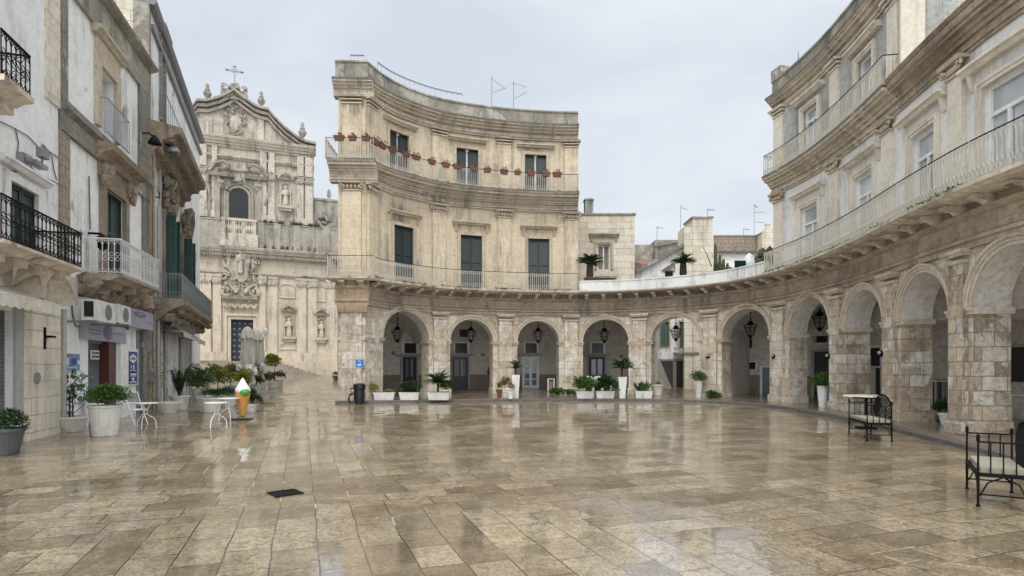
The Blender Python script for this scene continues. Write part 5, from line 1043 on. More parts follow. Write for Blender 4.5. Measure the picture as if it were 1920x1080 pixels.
for i, (a, b) in enumerate(((1.9, 4.6), (6.4, 9.2))):
    mb = MB(); z = 4.05-.1*i; mb.add([(a, .1, z), (b, .1, z), (b, .95, z-.5), (a, .95, z-.5)], [(0, 1, 2, 3)]); mb.add([(a, .1, z-.02), (b, .1, z-.02), (b, .95, z-.52), (a, .95, z-.52)], [(0, 1, 2, 3)])
    k = 30
    for j in range(k): p, q = a+(b-a)*j/k, a+(b-a)*(j+1)/k; mb.add([(p, .95, z-.5), (q, .95, z-.5), (q, .95, z-.68-.04*abs(math.sin(j+1))), (p, .95, z-.68-.04*abs(math.sin(j)))], [(0, 1, 2, 3)])
    for s in (a, b): mb.tube([(s, .1, z-.4), (s, .95, z-.51)], .02, 5)
    mk('awning', mb, M['canvas'], hc, LC)
mb = MB(); mb.add([(1.0, .75, bzc-.72), (8, .75, bzc-.72), (8, .45, bzc-1.35), (1.0, .45, bzc-1.35)], [(0, 1, 2, 3)]); mb.box(1, 8, .4, .45, bzc-1.36, bzc-1.3); mk('shop_fascia', mb, M['darkdoor'], hc, LC)
for s, n in ((.16, .16), (1.7, .1)): mb = MB(); mb.tube([(s, n, zg2), (s, n, 10.4)], .055, 8); mk('drain_pipe', mb, M['rubble'] if s < 1 else M['greylt'], hc, LC)
lp = thing('bracket_street_lamp', 'bell shaped grey street lamp on iron bracket under the carved canopy', 'street lamp', LC(.5, .1, 10.9))
mb = MB(); mb.tube([(.5, .05, 11.0), (.5, .5, 11.05), (.5, .75, 10.98)], .03, 6); mb.tube([(.5, .1, 9.0), (.5, .12, 10.6), (.5, .45, 11.0)], .022, 6); mb.tube([(.5, .05, 8.9), (.5, .3, 8.85), (.5, .28, 9.1)], .03, 6); mk('bracket', mb, M['iron'], lp, LC)
mb = MB(); mb.lathe([(.04, .22), (.14, .16), (.24, .02), (.27, -.08), (.2, -.1)], (.5, .78, 10.82), 14); mk('lamp_shade', mb, M['galv'], lp, LC, smooth=True)
mb = MB(); mb.lathe([(.18, 0), (.12, -.08), (.02, -.12)], (.5, .78, 10.72), 10); mk('lamp_glass', mb, M['lampglass'], lp, LC)
# ------------------------------------------------------------------ plants and pots
def walk(px, py):
    Y = 20.
    for _ in range(40): Y = Y*.5+.5*(ZC-gz(0, Y)-PZ)*F/max(4, py-HY)
    return ((px-CX)/F*Y, Y, gz(0, Y)+PZ)
def rv(r=None, lo=-.35): r = r or R; a = r.uniform(0, 6.283); z = r.uniform(lo, 1); q = math.sqrt(max(0, 1-z*z)); return Vector((q*math.cos(a), q*math.sin(a), z))
def bush(mb, c, r, n, L, seed=0, clumps=7, flat=.8, inner=.55, lo=-.35):
    """leaves spread through uneven clumps"""
    q = random.Random(seed); cl = []
    for i in range(clumps):
        d = rv(q, lo)*q.uniform(.25, .72); cl.append((Vector((c[0]+d.x*r[0], c[1]+d.y*r[0], c[2]+d.z*r[1])), q.uniform(.35, .6)))
    for i in range(n):
        p0, s = cl[q.randrange(clumps)]; d = rv(q, max(lo, -.8)); t = s*q.uniform(inner, 1.05)
        p = p0+Vector((d.x*r[0]*t, d.y*r[0]*t, d.z*r[1]*t)); dd = d+Vector((q.uniform(-.6, .6), q.uniform(-.6, .6), q.uniform(-.3, .5)))
        mb.leaf(p, dd, (q.uniform(-1, 1), q.uniform(-1, 1), 1), L*q.uniform(.6, 1.25), L*q.uniform(.4, .65))
def sprig(mb, st, c, h, n, L, seed=0, spread=.5, stems=6):
    q = random.Random(seed)
    for i in range(stems):
        a = q.uniform(0, 6.28); top = Vector((c[0]+math.cos(a)*spread*q.uniform(.3, 1), c[1]+math.sin(a)*spread*q.uniform(.3, 1), c[2]+h*q.uniform(.6, 1))); b = Vector(c); m_ = b.lerp(top, .5)+Vector((q.uniform(-.05, .05), q.uniform(-.05, .05), h*.08)); pts = [b, m_, top]
        if st is not None: st.tube(pts, [.014, .01, .004], 5)
        for k in range(n//stems):
            t = q.uniform(.25, 1); p = b.lerp(m_, t*2) if t < .5 else m_.lerp(top, t*2-1); mb.leaf(p, rv(q)+Vector((0, 0, .3)), (0, 0, 1), L*q.uniform(.7, 1.2), L*.5)
def cycas(mb, c, r, n=22, up=.55, seed=0):
    q = random.Random(seed)
    for i in range(n):
        a = 6.283*i/n+q.uniform(-.15, .15); e = q.uniform(.25, 1.35); pts = []; d = Vector((math.cos(a), math.sin(a), 0)); L = r*q.uniform(.85, 1.1)
        for k in range(9):
            t = k/8; pts.append(Vector(c)+d*L*(math.cos(e)*t+.25*t*t*math.sin(e))+Vector((0, 0, L*(math.sin(e)*t*(1.12-.25*t)-.30*t*t*math.cos(e)))))
        mb.tube(pts, [.012*(1-k/10) for k in range(9)], 3)
        for k in range(1, 9):
            for f in (0, .5):
                p = pts[k-1].lerp(pts[k], f+.25); tg = (pts[k]-pts[k-1]).normalized(); sd = tg.cross(Vector((0, 0, 1))).normalized()
                for sg in (-1, 1): mb.leaf(p, sd*sg+tg*.7+Vector((0, 0, .25)), (0, 0, 1), r*.32*(1-.45*abs(k/8-.45)), r*.07)
def pot(root, rt, rb, h, mat, rim=.03, k=20, lobes=0):
    fn = (lambda t, i: 1+.02*math.sin(t*6.283*lobes)) if lobes else None
    mb = MB(); mb.lathe([(rb*.96, 0), (rb, .02), (rb+(rt-rb)*.55, h*.5), (rt, h-.07), (rt+rim, h-.06), (rt+rim, h), (rt-.03, h), (rt-.04, h-.06)], (0, 0, 0), k, 0, fn); mk('pot', mb, M[mat], root, smooth=False)
    mb = MB(); mb.lathe([(rt-.035, h-.07), (rt*.5, h-.045), (.01, h-.04)], (0, 0, 0), 14); mk('soil', mb, M['soil'], root)
def trough(root, w, d, h, mat='potwhite'):
    mb = MB(); mb.frus(0, 0, 0, h-.05, w*.86, d*.8, w*.96, d*.95); mb.frus(0, 0, h-.05, h, w, d, w*1.01, d*1.01)
    for i in range(4): x = -w*.36+w*.24*i; mb.box(x-.01, x+.01, -d*.5+.005, -d*.46, .04, h-.06)
    mk('pot', mb, M[mat], root); mb = MB(); mb.box(-w*.46, w*.46, -d*.44, d*.44, h, h+.015); mk('soil', mb, M['soil'], root)
def plant(name, label, cat, loc, group=None, rz=0.): return thing(name, label, cat, loc, rz, group)
def leaves(root, fn, mat, name='foliage', seed=0): mb = MB(); fn(mb); return mk(name, mb, M[mat], root)
GP = 'potted plants along the left shopfronts'
# left side
o = plant('potted_shrub', 'dark shrub in round dark grey pot at the left edge', 'potted plant', onground(8, 853), GP); pot(o, .33, .24, .55, 'potdark'); leaves(o, lambda m: bush(m, (0, 0, .62), (.36, .32), 900, .075, 1), 'g2')
o = plant('potted_tree', 'thin leafy sapling in cream bowl pot below the blue poster', 'potted plant', onground(133, 809), GP); pot(o, .37, .26, .42, 'pot', .04)
st = MB(); st.tube([(-.03, 0, .38), (-.05, .02, .7), (-.04, 0, 1.15)], [.026, .02, .012], 6); st.tube([(.06, 0, .38), (.04, 0, .9), (.1, .03, 1.35)], [.022, .018, .01], 6); st.tube([(-.05, .0, .45), (-.25, 0, .8), (-.42, .05, .95)], [.018, .012, .006], 5); lf = MB()
for i, (x, z) in enumerate(((-.05, .95), (.1, 1.1), (.02, 1.35), (.28, 1.1), (-.35, .95), (.3, .75), (-.18, 1.2), (.12, 1.5), (-.55, 1.2), (.38, 1.35), (-.62, .8), (.05, .8))):
    st.tube([(0, 0, z-.3), (x, R.uniform(-.15, .15), z)], [.012, .005], 5); q = random.Random(i)
    for k in range(46): d = rv(q); lf.leaf((x+d.x*.15, d.y*.17, z+d.z*.14), d+Vector((0, 0, .3)), (0, 0, 1), q.uniform(.08, .13), .06)
mk('stem', st, M['bark'], o); mk('foliage', lf, M['g1'], o)
o = plant('potted_shrub', 'dense bright green shrub in large white bucket pot before the shop door', 'potted plant', onground(197, 817), GP); pot(o, .37, .28, .80, 'pot', .02); leaves(o, lambda m: bush(m, (0, 0, .98), (.5, .40), 2600, .085, 4, 13), 'g1')
o = plant('potted_vine', 'thin climbing vine in cream bowl pot at the house corner', 'potted plant', onground(317, 775), GP); pot(o, .38, .24, .42, 'pot', .04); mb = MB(); sprig(mb, None, (-.3, .1, .4), 1.9, 120, .08, 5, .14, 5); mk('foliage', mb, M['g3'], o)
o = plant('potted_shrub', 'loose dark shrub in cream tub behind the vine bowl', 'potted plant', onground(336, 769), GP); pot(o, .35, .28, .58, 'pot'); st = MB(); mb = MB(); sprig(mb, st, (0, 0, .5), 1.25, 1100, .1, 6, .5, 18); mk('foliage', mb, M['g2'], o); mk('stem', st, M['bark'], o)
o = plant('potted_bush', 'big round green bush in cream tub by the awnings', 'potted plant', onground(374, 749), GP); pot(o, .34, .29, .55, 'pot'); leaves(o, lambda m: bush(m, (0, 0, 1.12), (.72, .74), 2600, .11, 7, 16, lo=-1), 'g1')
o = plant('potted_shrub', 'low spreading dark shrub in cream tub left of the round tables', 'potted plant', onground(397, 773), GP); pot(o, .35, .28, .56, 'pot'); leaves(o, lambda m: bush(m, (0, 0, .68), (.55, .22), 1300, .07, 8, 10), 'g2')
o = plant('potted_shrub', 'low spreading dark shrub behind the farther round table', 'potted plant', onground(428, 762), GP); pot(o, .35, .28, .42, 'pot'); leaves(o, lambda m: bush(m, (0, 0, .58), (.56, .26), 1300, .075, 9, 10), 'g2')
o = plant('potted_shrub', 'glossy dark shrub in white tub right behind the ice cream cone', 'potted plant', onground(470, 772), GP); pot(o, .24, .2, .3, 'pot'); leaves(o, lambda m: bush(m, (0, 0, .48), (.36, .42), 1100, .1, 10, 8), 'g2')
for i, (px, py, w, h, lab, mat) in enumerate(((479, 740, .48, .46, 'dark shrub in cream tub, nearest of the row leading to the church', 'g2'), (494, 731, .42, .42, 'dark shrub in cream tub, second of the row leading to the church', 'g2'), (507, 728, .42, .42, 'green shrub in cream tub, third of the row leading to the church', 'g1'), (523, 726, .52, .5, 'green shrub in cream trough, last of the row leading to the church', 'g2'))):
    o = plant('potted_shrub', lab, 'potted plant', onground(px, py), 'planters in a row leading to the church'); pot(o, w/2, w*.4, h, 'pot'); leaves(o, lambda m: bush(m, (0, 0, h+.22), (w*.85, .42), 700, .1, 20+i, 8), mat)
for i, (px, Y, zc, r, lab) in enumerate(((408, 30.5, .95, .62, 'yellow green leafy bush left of the closed parasols'), (432, 33, 1.05, .62, 'yellow green leafy bush in front of the church steps'), (455, 28.5, .95, .45, 'yellowing small tree in front of the closed parasols'), (514, 37, 1.55, .55, 'small yellowing tree rising from the planter row'), (480, 33.5, 1.1, .5, 'sparse yellowing shrub right of the closed parasols'))):
    x = (px-CX)/F*Y; o = plant('potted_bush', lab, 'potted plant', (x, Y, gz(x, Y)), 'yellowing plants by the parasols'); pot(o, .3, .24, .45, 'pot'); st = MB(); st.tube([(0, 0, .4), (.03, .02, zc)], [.03, .015], 6); mk('stem', st, M['bark'], o); leaves(o, lambda m: bush(m, (0, 0, zc+.2), (r, r*.95), 1100, .14, 30+i, 10, lo=-1), 'g3' if i != 2 else 'g3')
# flower pots by the steps
for px, lab in ((630, 'small black flower pot by the church wall, farther from the corner palace'), (651, 'small black flower pot by the church wall, next to the corner palace')):
    Y = 47; x = (px-CX)/F*Y; o = plant('flower_pot', lab, 'flower pot', (x, Y, gz(x, Y)), 'black pots by the church wall'); pot(o, .3, .2, .36, 'potdark'); leaves(o, lambda m: bush(m, (0, 0, .45), (.25, .2), 200, .1, px), 'g2')
# walkway planters
GW = 'planters along the arcade kerb'
TR = [(721, 753, 1.0, 'white trough with small yellowing plant beside the black bin', 0), (768, 751, .95, 'white trough with dark low shrubs in front of the first arch', 1), (823, 750, 1.05, 'white trough with tall spiky yucca right of the first arch', 2), (1096, 747, .86, 'white trough with broad green leaves left of its twin under the fourth arch', 3), (1134, 747, .92, 'white trough with dense dark leaves right of its twin under the fourth arch', 4), (1206, 747, .86, 'white trough with spiky aloe before the pier of the open passage', 5)]
for px, py, w, lab, k in TR:
    x, y, z = walk(px, py); y = max(y, 26.75); x = (px-CX)/F*y; o = plant('planter', lab, 'planter', (x, y, pz(x, y)), GW); trough(o, w, .4, .36)
    if k == 0: leaves(o, lambda m: (bush(m, (-.45, 0, .55), (.3, .3), 260, .09, 41, 5), bush(m, (.2, 0, .42), (.3, .12), 120, .07, 42)), 'g3')
    elif k == 1: leaves(o, lambda m: bush(m, (0, .05, .55), (.62, .3), 1100, .1, 43, 10), 'g2')
    elif k == 2: leaves(o, lambda m: (cycas(m, (-.05, 0, .75), .75, 30, seed=44), bush(m, (.3, 0, .6), (.45, .35), 700, .11, 45, 8)), 'g4'); mb = MB(); mb.tube([(-.05, 0, .3), (-.05, 0, .8)], .05, 7); mk('stem', mb, M['bark'], o)
    elif k in (3, 4): leaves(o, lambda m: bush(m, (0, 0, .62), (.56, .4), 420, .26, 46+k, 10), 'g2' if k == 4 else 'g1')
    else: leaves(o, lambda m: [m.leaf((R.uniform(-.25, .25), R.uniform(-.1, .1), .35), (R.uniform(-1, 1), R.uniform(-.6, .6), 1), (0, 1, 0), R.uniform(.45, .62), .1) for _ in range(34)], 'g4')
def tall(px, py, w, h, lab, taper=.62, rnd=False, Y0=None):
    x, y, z = walk(px, py)
    if Y0: y = Y0; x = (px-CX)/F*y
    o = plant('tall_planter', lab, 'planter', (x, y, pz(x, y)), 'tall white planters on the walkway'); mb = MB()
    if rnd: mb.lathe([(w*taper*.5, 0), (w*.5, h-.03), (w*.52, h), (w*.45, h), (w*.44, h-.06), (.01, h-.07)], (0, 0, 0), 20)
    else: mb.frus(0, 0, 0, h, w*taper, w*taper, w, w); mb.box(-w*.42, w*.42, -w*.42, w*.42, h, h+.012, 1)
    mk('pot', mb, [M['potwhite'], M['soil']], o); return o, h
o, h = tall(967, 747, .40, 1.15, 'tall square white planter with small palm beside the third arch'); mb = MB(); mb.tube([(0, 0, h), (0, 0, h+.3)], .07, 7); mk('stem', mb, M['bark'], o); leaves(o, lambda m: cycas(m, (0, 0, h+.28), .5, 16, seed=51), 'g4')
o, h = tall(1166, 747, .42, 1.05, 'tall square white planter with spreading fan palm beside the fourth arch'); mb = MB(); mb.tube([(0, 0, h), (0, 0, h+.4)], .05, 7); mk('stem', mb, M['bark'], o); leaves(o, lambda m: (cycas(m, (0, 0, h+.4), .62, 24, seed=52), bush(m, (0, 0, h+.55), (.5, .16), 260, .16, 53)), 'g4')
o, h = tall(1310, 745, .40, .82, 'round white planter with clipped ball shrub beside the passage arch', .7, True); leaves(o, lambda m: bush(m, (0, 0, h+.22), (.46, .27), 2400, .06, 54, 16, inner=.7, lo=-1), 'g1')
o, h = tall(1543, 764, .42, .85, 'slim round white planter with clipped ball shrub at the dark glazed door', .72, True); leaves(o, lambda m: bush(m, (0, 0, h+.22), (.52, .30), 2600, .06, 55, 16, inner=.7, lo=-1), 'g1')
def small(px, py, rt, h, lab, mat, fol, name='flower_pot', Y0=None):
    x, y, z = walk(px, py)
    if Y0: y = Y0; x = (px-CX)/F*y
    o = plant(name, lab, 'flower pot', (x, y, pz(x, y)), 'small pots on the walkway'); pot(o, rt, rt*.7, h, mat, .025); fol(o); return o
small(1558, 763, .15, .3, 'small white pot with sprouting plant beside the slim round planter', 'potwhite', lambda o: leaves(o, lambda m: bush(m, (0, 0, .42), (.16, .18), 200, .07, 60), 'g2'))
small(1774, 796, .18, .34, 'small white pot with dark drooping plant at the last pier', 'potwhite', lambda o: leaves(o, lambda m: bush(m, (0, 0, .45), (.3, .26), 420, .12, 61), 'g2'))
small(957, 748, .17, .36, 'round white pot just left of the tall palm planter', 'potwhite', lambda o: leaves(o, lambda m: bush(m, (0, 0, .5), (.2, .25), 120, .1, 62), 'g5'))
small(948, 745, .17, .34, 'small white pot with dry brown plant before the second pier', 'potwhite', lambda o: leaves(o, lambda m: bush(m, (0, 0, .6), (.32, .4), 260, .13, 63), 'g5'))
small(936, 745, .15, .4, 'weathered brown pot with withered stems against the second pier', 'terra', lambda o: leaves(o, lambda m: bush(m, (0, 0, .5), (.2, .2), 120, .1, 64), 'g5'))
small(1234, 741, .28, .56, 'square looking cream tub at the foot of the passage stair', 'pot', lambda o: leaves(o, lambda m: bush(m, (0, 0, .6), (.15, .1), 60, .08, 65), 'g2'))
for i, (px, Y) in enumerate(((1066, 30.6), (1338, 28.2), (1045, 30.9))):
    x = (px-CX)/F*Y; mb = MB(); bush(mb, (x, Y, pz(x, Y)+.1), (.45, .22), 420, .14, 70+i, 6); mk('weed_clump', mb, M['g1'], None, world=True, label=['grassy green weeds at the foot of the third pier', 'mossy weeds at the foot of the pier right of the passage', 'small weeds left of the third pier base'][i], cat='weeds')
# roof terrace
zt = 6.45
for px, Y, r, hs, lab in ((1106, 31.4, .74, .85, 'cycad palm on the parapet in front of the white cube house'), (1281, 30.9, .66, .85, 'cycad palm on the parapet in front of the sloping eaves')):
    x = (px-CX)/F*Y; o = plant('cycad_palm', lab, 'palm', (x, Y, zt), 'cycads on the roof terrace'); pot(o, .3, .22, .5, 'terra'); mb = MB(); mb.lathe([(.16, .4), (.2, .7), (.17, hs+.35), (.05, hs+.45)], (0, 0, 0), 10); mk('trunk', mb, M['bark'], o); leaves(o, lambda m: cycas(m, (0, 0, hs+.35), r, 44, seed=int(px)), 'g4')
Y = 30.2; x = (1352-CX)/F*Y; o = plant('cactus', 'tall branching cactus against the weathered terrace wall', 'cactus', (x, Y, zt)); pot(o, .3, .24, .35, 'terra'); mb = MB()
for i, (dx, h, l) in enumerate(((-.35, 1.75, -.25), (-.1, 1.2, 0), (.12, 1.0, .1), (.35, .8, .3), (.6, .55, .5), (-.2, .9, -.3))): mb.tube([(dx*.3, 0, .3), (dx, .1*i-.2, .3+h*.4), (dx+l*.1, .1*i-.2, .3+h)], [.1, .11, .06], 8)
mb.blob((.4, 0, .55), (.35, .3, .3), .5, 4); mk('stem', mb, M['cactus'], o)
mb = MB(); mb.tube([(-.5, 0, .9), (-.75, .05, 1.6), (-1.0, .05, 2.05)], [.03, .02, .012], 5); mk('dry_stalk', mb, M['bark'], o)
x = (1441-CX)/F*26.6; o = plant('cactus_bush', 'rounded prickly bush at the right end of the roof terrace', 'bush', (x, 26.8, zt)); mb = MB(); [mb.blob((R.uniform(-.35, .35), R.uniform(-.2, .2), R.uniform(.3, .95)), (.2, .1, .22), .4, i) for i in range(16)]; mk('foliage', mb, M['cactus'], o)
x = (1408-CX)/F*29.; o = thing('white_cover', 'white sheeted dome shaped shelter on the roof terrace', 'shelter', (x, 29.2, zt)); mb = MB(); mb.lathe([(.5, 0), (.48, .5), (.38, .9), (.2, 1.25), (.03, 1.42)], (0, 0, 0), 14, 0, lambda t, i: 1+.06*math.sin(t*6.28*4)); mk('sheet', mb, M['canvaswhite'], o)
x = (1393-CX)/F*28.4; o = thing('terrace_chair', 'dark green terrace chair in front of the white shelter', 'chair', (x, 28.5, zt)); mb = MB(); mb.box(-.28, .28, -.25, .25, .4, .44); mk('seat', mb, M['shutgreen'], o); mb = MB(); mb.box(-.28, .28, .22, .27, .44, .95); mk('backrest', mb, M['shutgreen'], o)
for sx in (-1, 1):
    for sy in (-1, 1): mb = MB(); mb.tube([(sx*.25, sy*.22, 0), (sx*.25, sy*.22, .4)], .018, 5); mk('leg', mb, M['shutgreen'], o)
# ------------------------------------------------------------------ lanterns and lamps
def lantern_proto():
    t = thing('hanging_lantern', '', 'lantern'); k = 6
    mb = MB(); mb.tube([(0, 0, .42), (0, 0, 1.35)], .014, 5); [mb.lathe([(.03, -.03), (.04, 0), (.03, .03)], (0, 0, z), 6) for z in (.5, .8, 1.1, 1.34)]; mk('chain', mb, M['iron'], t)
    mb = MB(); P = lambda r, z, i: (r*math.cos(i*6.283/k), r*math.sin(i*6.283/k), z)
    for i in range(k):
        mb.tube([P(.13, -.32, i), P(.245, .1, i), P(.27, .16, i)], .013, 4); mb.tube([P(.245, .1, i), P(.245, .1, i+1)], .013, 4); mb.tube([P(.13, -.32, i), P(.13, -.32, i+1)], .012, 4); mb.tube([P(.245, .12, i), P(.12, .3, i), P(.03, .42, i)], .012, 4); mb.tube([P(.27, .16, i), P(.31, .2, i), P(.27, .24, i), P(.24, .2, i)], .01, 4); mb.tube([P(.19, -.1, i), P(.19, -.1, i+1)], .008, 4)
    mb.lathe([(.12, -.32), (.07, -.38), (.09, -.41), (.02, -.47)], (0, 0, 0), 8); mb.lathe([(.14, .2), (.1, .3), (.04, .42)], (0, 0, 0), 6); mk('frame', mb, M['iron'], t)
    mb = MB(); mb.lathe([(.12, -.31), (.23, .1), (.2, .11)], (0, 0, 0), 6); mk('glass', mb, M['lampglass'], t); return t
lp0 = lantern_proto(); NAMES = ORD
for i, (px, py) in enumerate(((745, 626), (883, 627), (1009, 628), (1133, 628), (1267, 624), (1407, 617), (1537, 601), (1641, 588), (1759, 566), (1914, 534))):
    n_ = -1.5; s = AR.s(px, n_); x, y = AR.xy(s, n_); o = lp0 if i == 0 else dup(lp0); o.location = (x, y, ZC+(HY-py)/F*y); o['label'] = 'black iron lantern hanging in the %s arch counted from the bin' % ORD[i]; o['group'] = 'lanterns hanging in the arches'; o.scale = (1.2, 1.2, 1.0)
for i, (px, py) in enumerate(((1330, 668), (1456, 668), (1561, 668), (1662, 663))):
    s = AR.s(px); x, y = AR.xy(s, .14); z = ZC+(HY-py)/F*y
    if i == 0:
        wl = thing('wall_lamp', '', 'lamp'); mb = MB(); mb.lathe([(.02, 0), (.15, .02), (.17, .06), (.14, .1), (.02, .11)], (0, 0, 0), 16); mb.xf(lambda a, b, c: (a, -c, b)); mk('housing', mb, M['iron'], wl); mb = MB(); mb.lathe([(.13, 0), (.12, .05), (.02, .07)], (0, 0, 0), 16); mb.xf(lambda a, b, c: (a, -.085-c, b*.62+.045)); mk('diffuser', mb, M['greylt'], wl); o = wl
    else: o = dup(wl)
    x2, y2 = AR.xy(s, 1.1); o.location = (x, y, z); o.scale = (.68, .68, .68); o.rotation_euler = (0, 0, math.atan2(y2-y, x2-x)+math.pi/2); o['label'] = 'round black and white bulkhead lamp on the pier %s' % ['right of the open passage', 'where the curved palace begins', 'just right of the slim round planter', 'behind the table']['0123'.index(str(i))]; o['group'] = 'bulkhead lamps on the piers'
# ------------------------------------------------------------------ flower boxes on the upper railing
fbx = []
for i, px in enumerate((635.5, 660.7, 686, 712.5, 724, 738.6, 758.5, 777, 807, 834, 856, 887, 912.5, 944.5, 969.7, 995, 1023, 1044)):
    fr = EN if i < 3 else AR; s = fr.s(px, .58 if i < 3 else .75); nn_ = .57 if i < 3 else .89*taper(s); x, y = fr.xy(s, nn_); x2, y2 = fr.xy(s, 2)
    if i == 0:
        fb0 = thing('flower_box', '', 'flower box'); mb = MB(); mb.frus(0, 0, -.13, .05, .34, .13, .42, .19); mb.frus(0, 0, .05, .085, .45, .21, .45, .21); mk('pot', mb, M['terra'], fb0); leaves(fb0, lambda m: bush(m, (0, 0, .13), (.2, .09), 40, .09, 3, 4), 'g5'); o = fb0
    else: o = dup(fb0)
    o.location = (x, y, 12.38); o.scale = (R.uniform(.8, 1.15), R.uniform(.9, 1.1), R.uniform(.9, 1.1)); o.rotation_euler = (R.uniform(-.08, .08), R.uniform(-.05, .05), math.atan2(y2-y, x2-x)+math.pi/2+R.uniform(-.12, .12)); o['label'] = 'terracotta flower box on the top balcony railing, %s from the end above the bin' % ORD[i]; o['group'] = 'terracotta flower boxes on the top balcony'
# ------------------------------------------------------------------ aerials
def aerial(px, pyb, pyt, Y, lab, kind):
    x = (px-CX)/F*Y; z0, z1 = ZC+(HY-pyb)/F*Y, ZC+(HY-pyt)/F*Y; h = z1-z0; t = thing('aerial', lab, 'aerial', (x, Y, z0), group='roof aerials'); mb = MB(); mb.tube([(0, 0, -.5), (0, 0, h)], .022, 5); mk('mast', mb, M['galv'], t); mb = MB(); L = .8
    booms = {'two': [((0, 0, h*.92), (L, 0, h*.55)), ((0, 0, h*.4), (L, 0, h*.58))], 'yagi': [((-.1, 0, h*.95), (.75, 0, h*.8)), ((0, 0, h*.35), (.75, 0, h*.62))], 'one': [((-.05, 0, h*.95), (.45, 0, h*.88))], 'comb': [((0, 0, h*.75), (.8, 0, h*.75)), ((0, 0, h*.45), (.8, 0, h*.42)), ((0, 0, h*.97), (.25, 0, h*.9))], 'tee': [((0, 0, h*.93), (.6, 0, h*.86)), ((0, 0, h*.28), (.75, 0, h*.36))]}[kind]
    for a, b in booms:
        mb.tube([a, b], .014, 4); a, b = Vector(a), Vector(b)
        for k in range(7): p = a.lerp(b, .15+.85*k/6); mb.tube([p+Vector((0, -.14, .0)), p+Vector((0, .14, 0))], .006, 3); mb.tube([p+Vector((0, 0, -.05)), p+Vector((0, 0, .05))], .006, 3)
    mk('boom', mb, M['galv'], t)
aerial(922, 196, 143, 33, 'left of the two tall aerials on the corner palace roof', 'two'); aerial(963, 204, 153, 33.2, 'right of the two tall aerials on the corner palace roof', 'yagi')
aerial(1232, 459, 424, 44.5, 'short thin aerial above the grey rear house', 'one'); aerial(1276, 452, 384, 44.5, 'tall aerial left of the stone tower', 'tee'); aerial(1327, 408, 392, 37, 'small aerial on top of the stone tower', 'one'); aerial(1414, 443, 383, 43, 'tall comb shaped aerial on the long weathered house', 'comb'); aerial(1394, 443, 429, 43.5, 'short aerial left of the comb shaped one', 'one')
x = (995-CX)/F*33; o = thing('satellite_dish', 'grey satellite dish seen edge on behind the roof parapet', 'satellite dish', (x, 33, 15.9)); mb = MB(); mb.lathe([(.02, .1), (.25, .05), (.36, -.03), (.35, -.05), (.02, .06)], (0, 0, 0), 14); mb.xf(lambda a, b, c: (c*1.2-a*.2, b, .6+a)); mk('dish', mb, M['galv'], o); mb = MB(); mb.tube([(0, 0, -.3), (0, 0, .55)], .03, 5); mk('mast', mb, M['galv'], o)
mb = MB(); x = (1497-CX)/F*23.; mb.tube([(x*1.13, 26, 13.5), (x*1.13, 26, 16.35)], .03, 5); mk('roof_pole', mb, M['galv'], None, label='bare metal pole on the roof of the curved palace', cat='pole', world=True)
# ------------------------------------------------------------------ cafe furniture
def cafetable(px, py, r, h, label, top='white_metal', rz=0.):
    t = thing('cafe_table', label, 'table', onground(px, py), rz, 'white round cafe tables'); mb = MB(); mb.lathe([(.02, h-.03), (r-.02, h-.03), (r, h-.02), (r, h), (.02, h+.003)], (0, 0, 0), 28); mk('tabletop', mb, M[top], t)
    for i in range(3):
        a = i*2.094+.5; d = Vector((math.cos(a), math.sin(a), 0)); mb = MB(); pts = [Vector((0, 0, h-.04))+d*.13, Vector((0, 0, h*.8))+d*.08, Vector((0, 0, h*.58))+d*.05, Vector((0, 0, h*.48))+d*.1, Vector((0, 0, h*.4))+d*.2, Vector((0, 0, h*.27))+d*.27, Vector((0, 0, h*.1))+d*.28, Vector((0, 0, .015))+d*.28, Vector((0, 0, .01))+d*.31]
        mb.tube(pts, .012, 6); mk('leg', mb, M['white_metal'], t)
    mb = MB(); mb.tube([(.07*math.cos(i*.3927), .07*math.sin(i*.3927), h*.55) for i in range(17)], .01, 5); mk('ring', mb, M['white_metal'], t)
cafetable(405, 802, .31, .74, 'round white cafe table nearer the camera, left of the ice cream cone'); cafetable(428, 789, .34, .74, 'round white cafe table just behind the other, by the ice cream cone', rz=.7); cafetable(272, 802, .33, .73, 'round white cafe table at the price board with a folding chair', rz=.3)
def foldchair(loc, rz, label):
    t = thing('folding_chair', label, 'chair', loc, rz); mb = MB(); mb.box(-.2, .2, -.2, .2, .43, .46); mk('seat', mb, M['white_metal'], t); mb = MB()
    for sx in (-1, 1): mb.tube([(sx*.2, -.22, 0), (sx*.2, 0, .4), (sx*.2, .24, .98)], .014, 5)
    mb.tube([(-.2, .24, .98), (.2, .24, .98)], .014, 5); mb.tube([(-.2, .1, .65), (.2, .1, .65)], .01, 5); mk('back_frame', mb, M['white_metal'], t); mb = MB(); mb.box(-.17, .17, .13, .15, .68, .94); mb.xf(lambda a, b, c: (a, b+(c-.7)*.4, c)); mk('backrest', mb, M['grey'], t)
    for sx in (-1, 1): mb = MB(); mb.tube([(sx*.18, .24, 0), (sx*.18, -.15, .43)], .012, 5); mk('leg', mb, M['white_metal'], t)
x, y, z = onground(256, 795); foldchair((x, y, gz(x, y)), 1.2, 'white folding chair tucked behind the table at the price board')
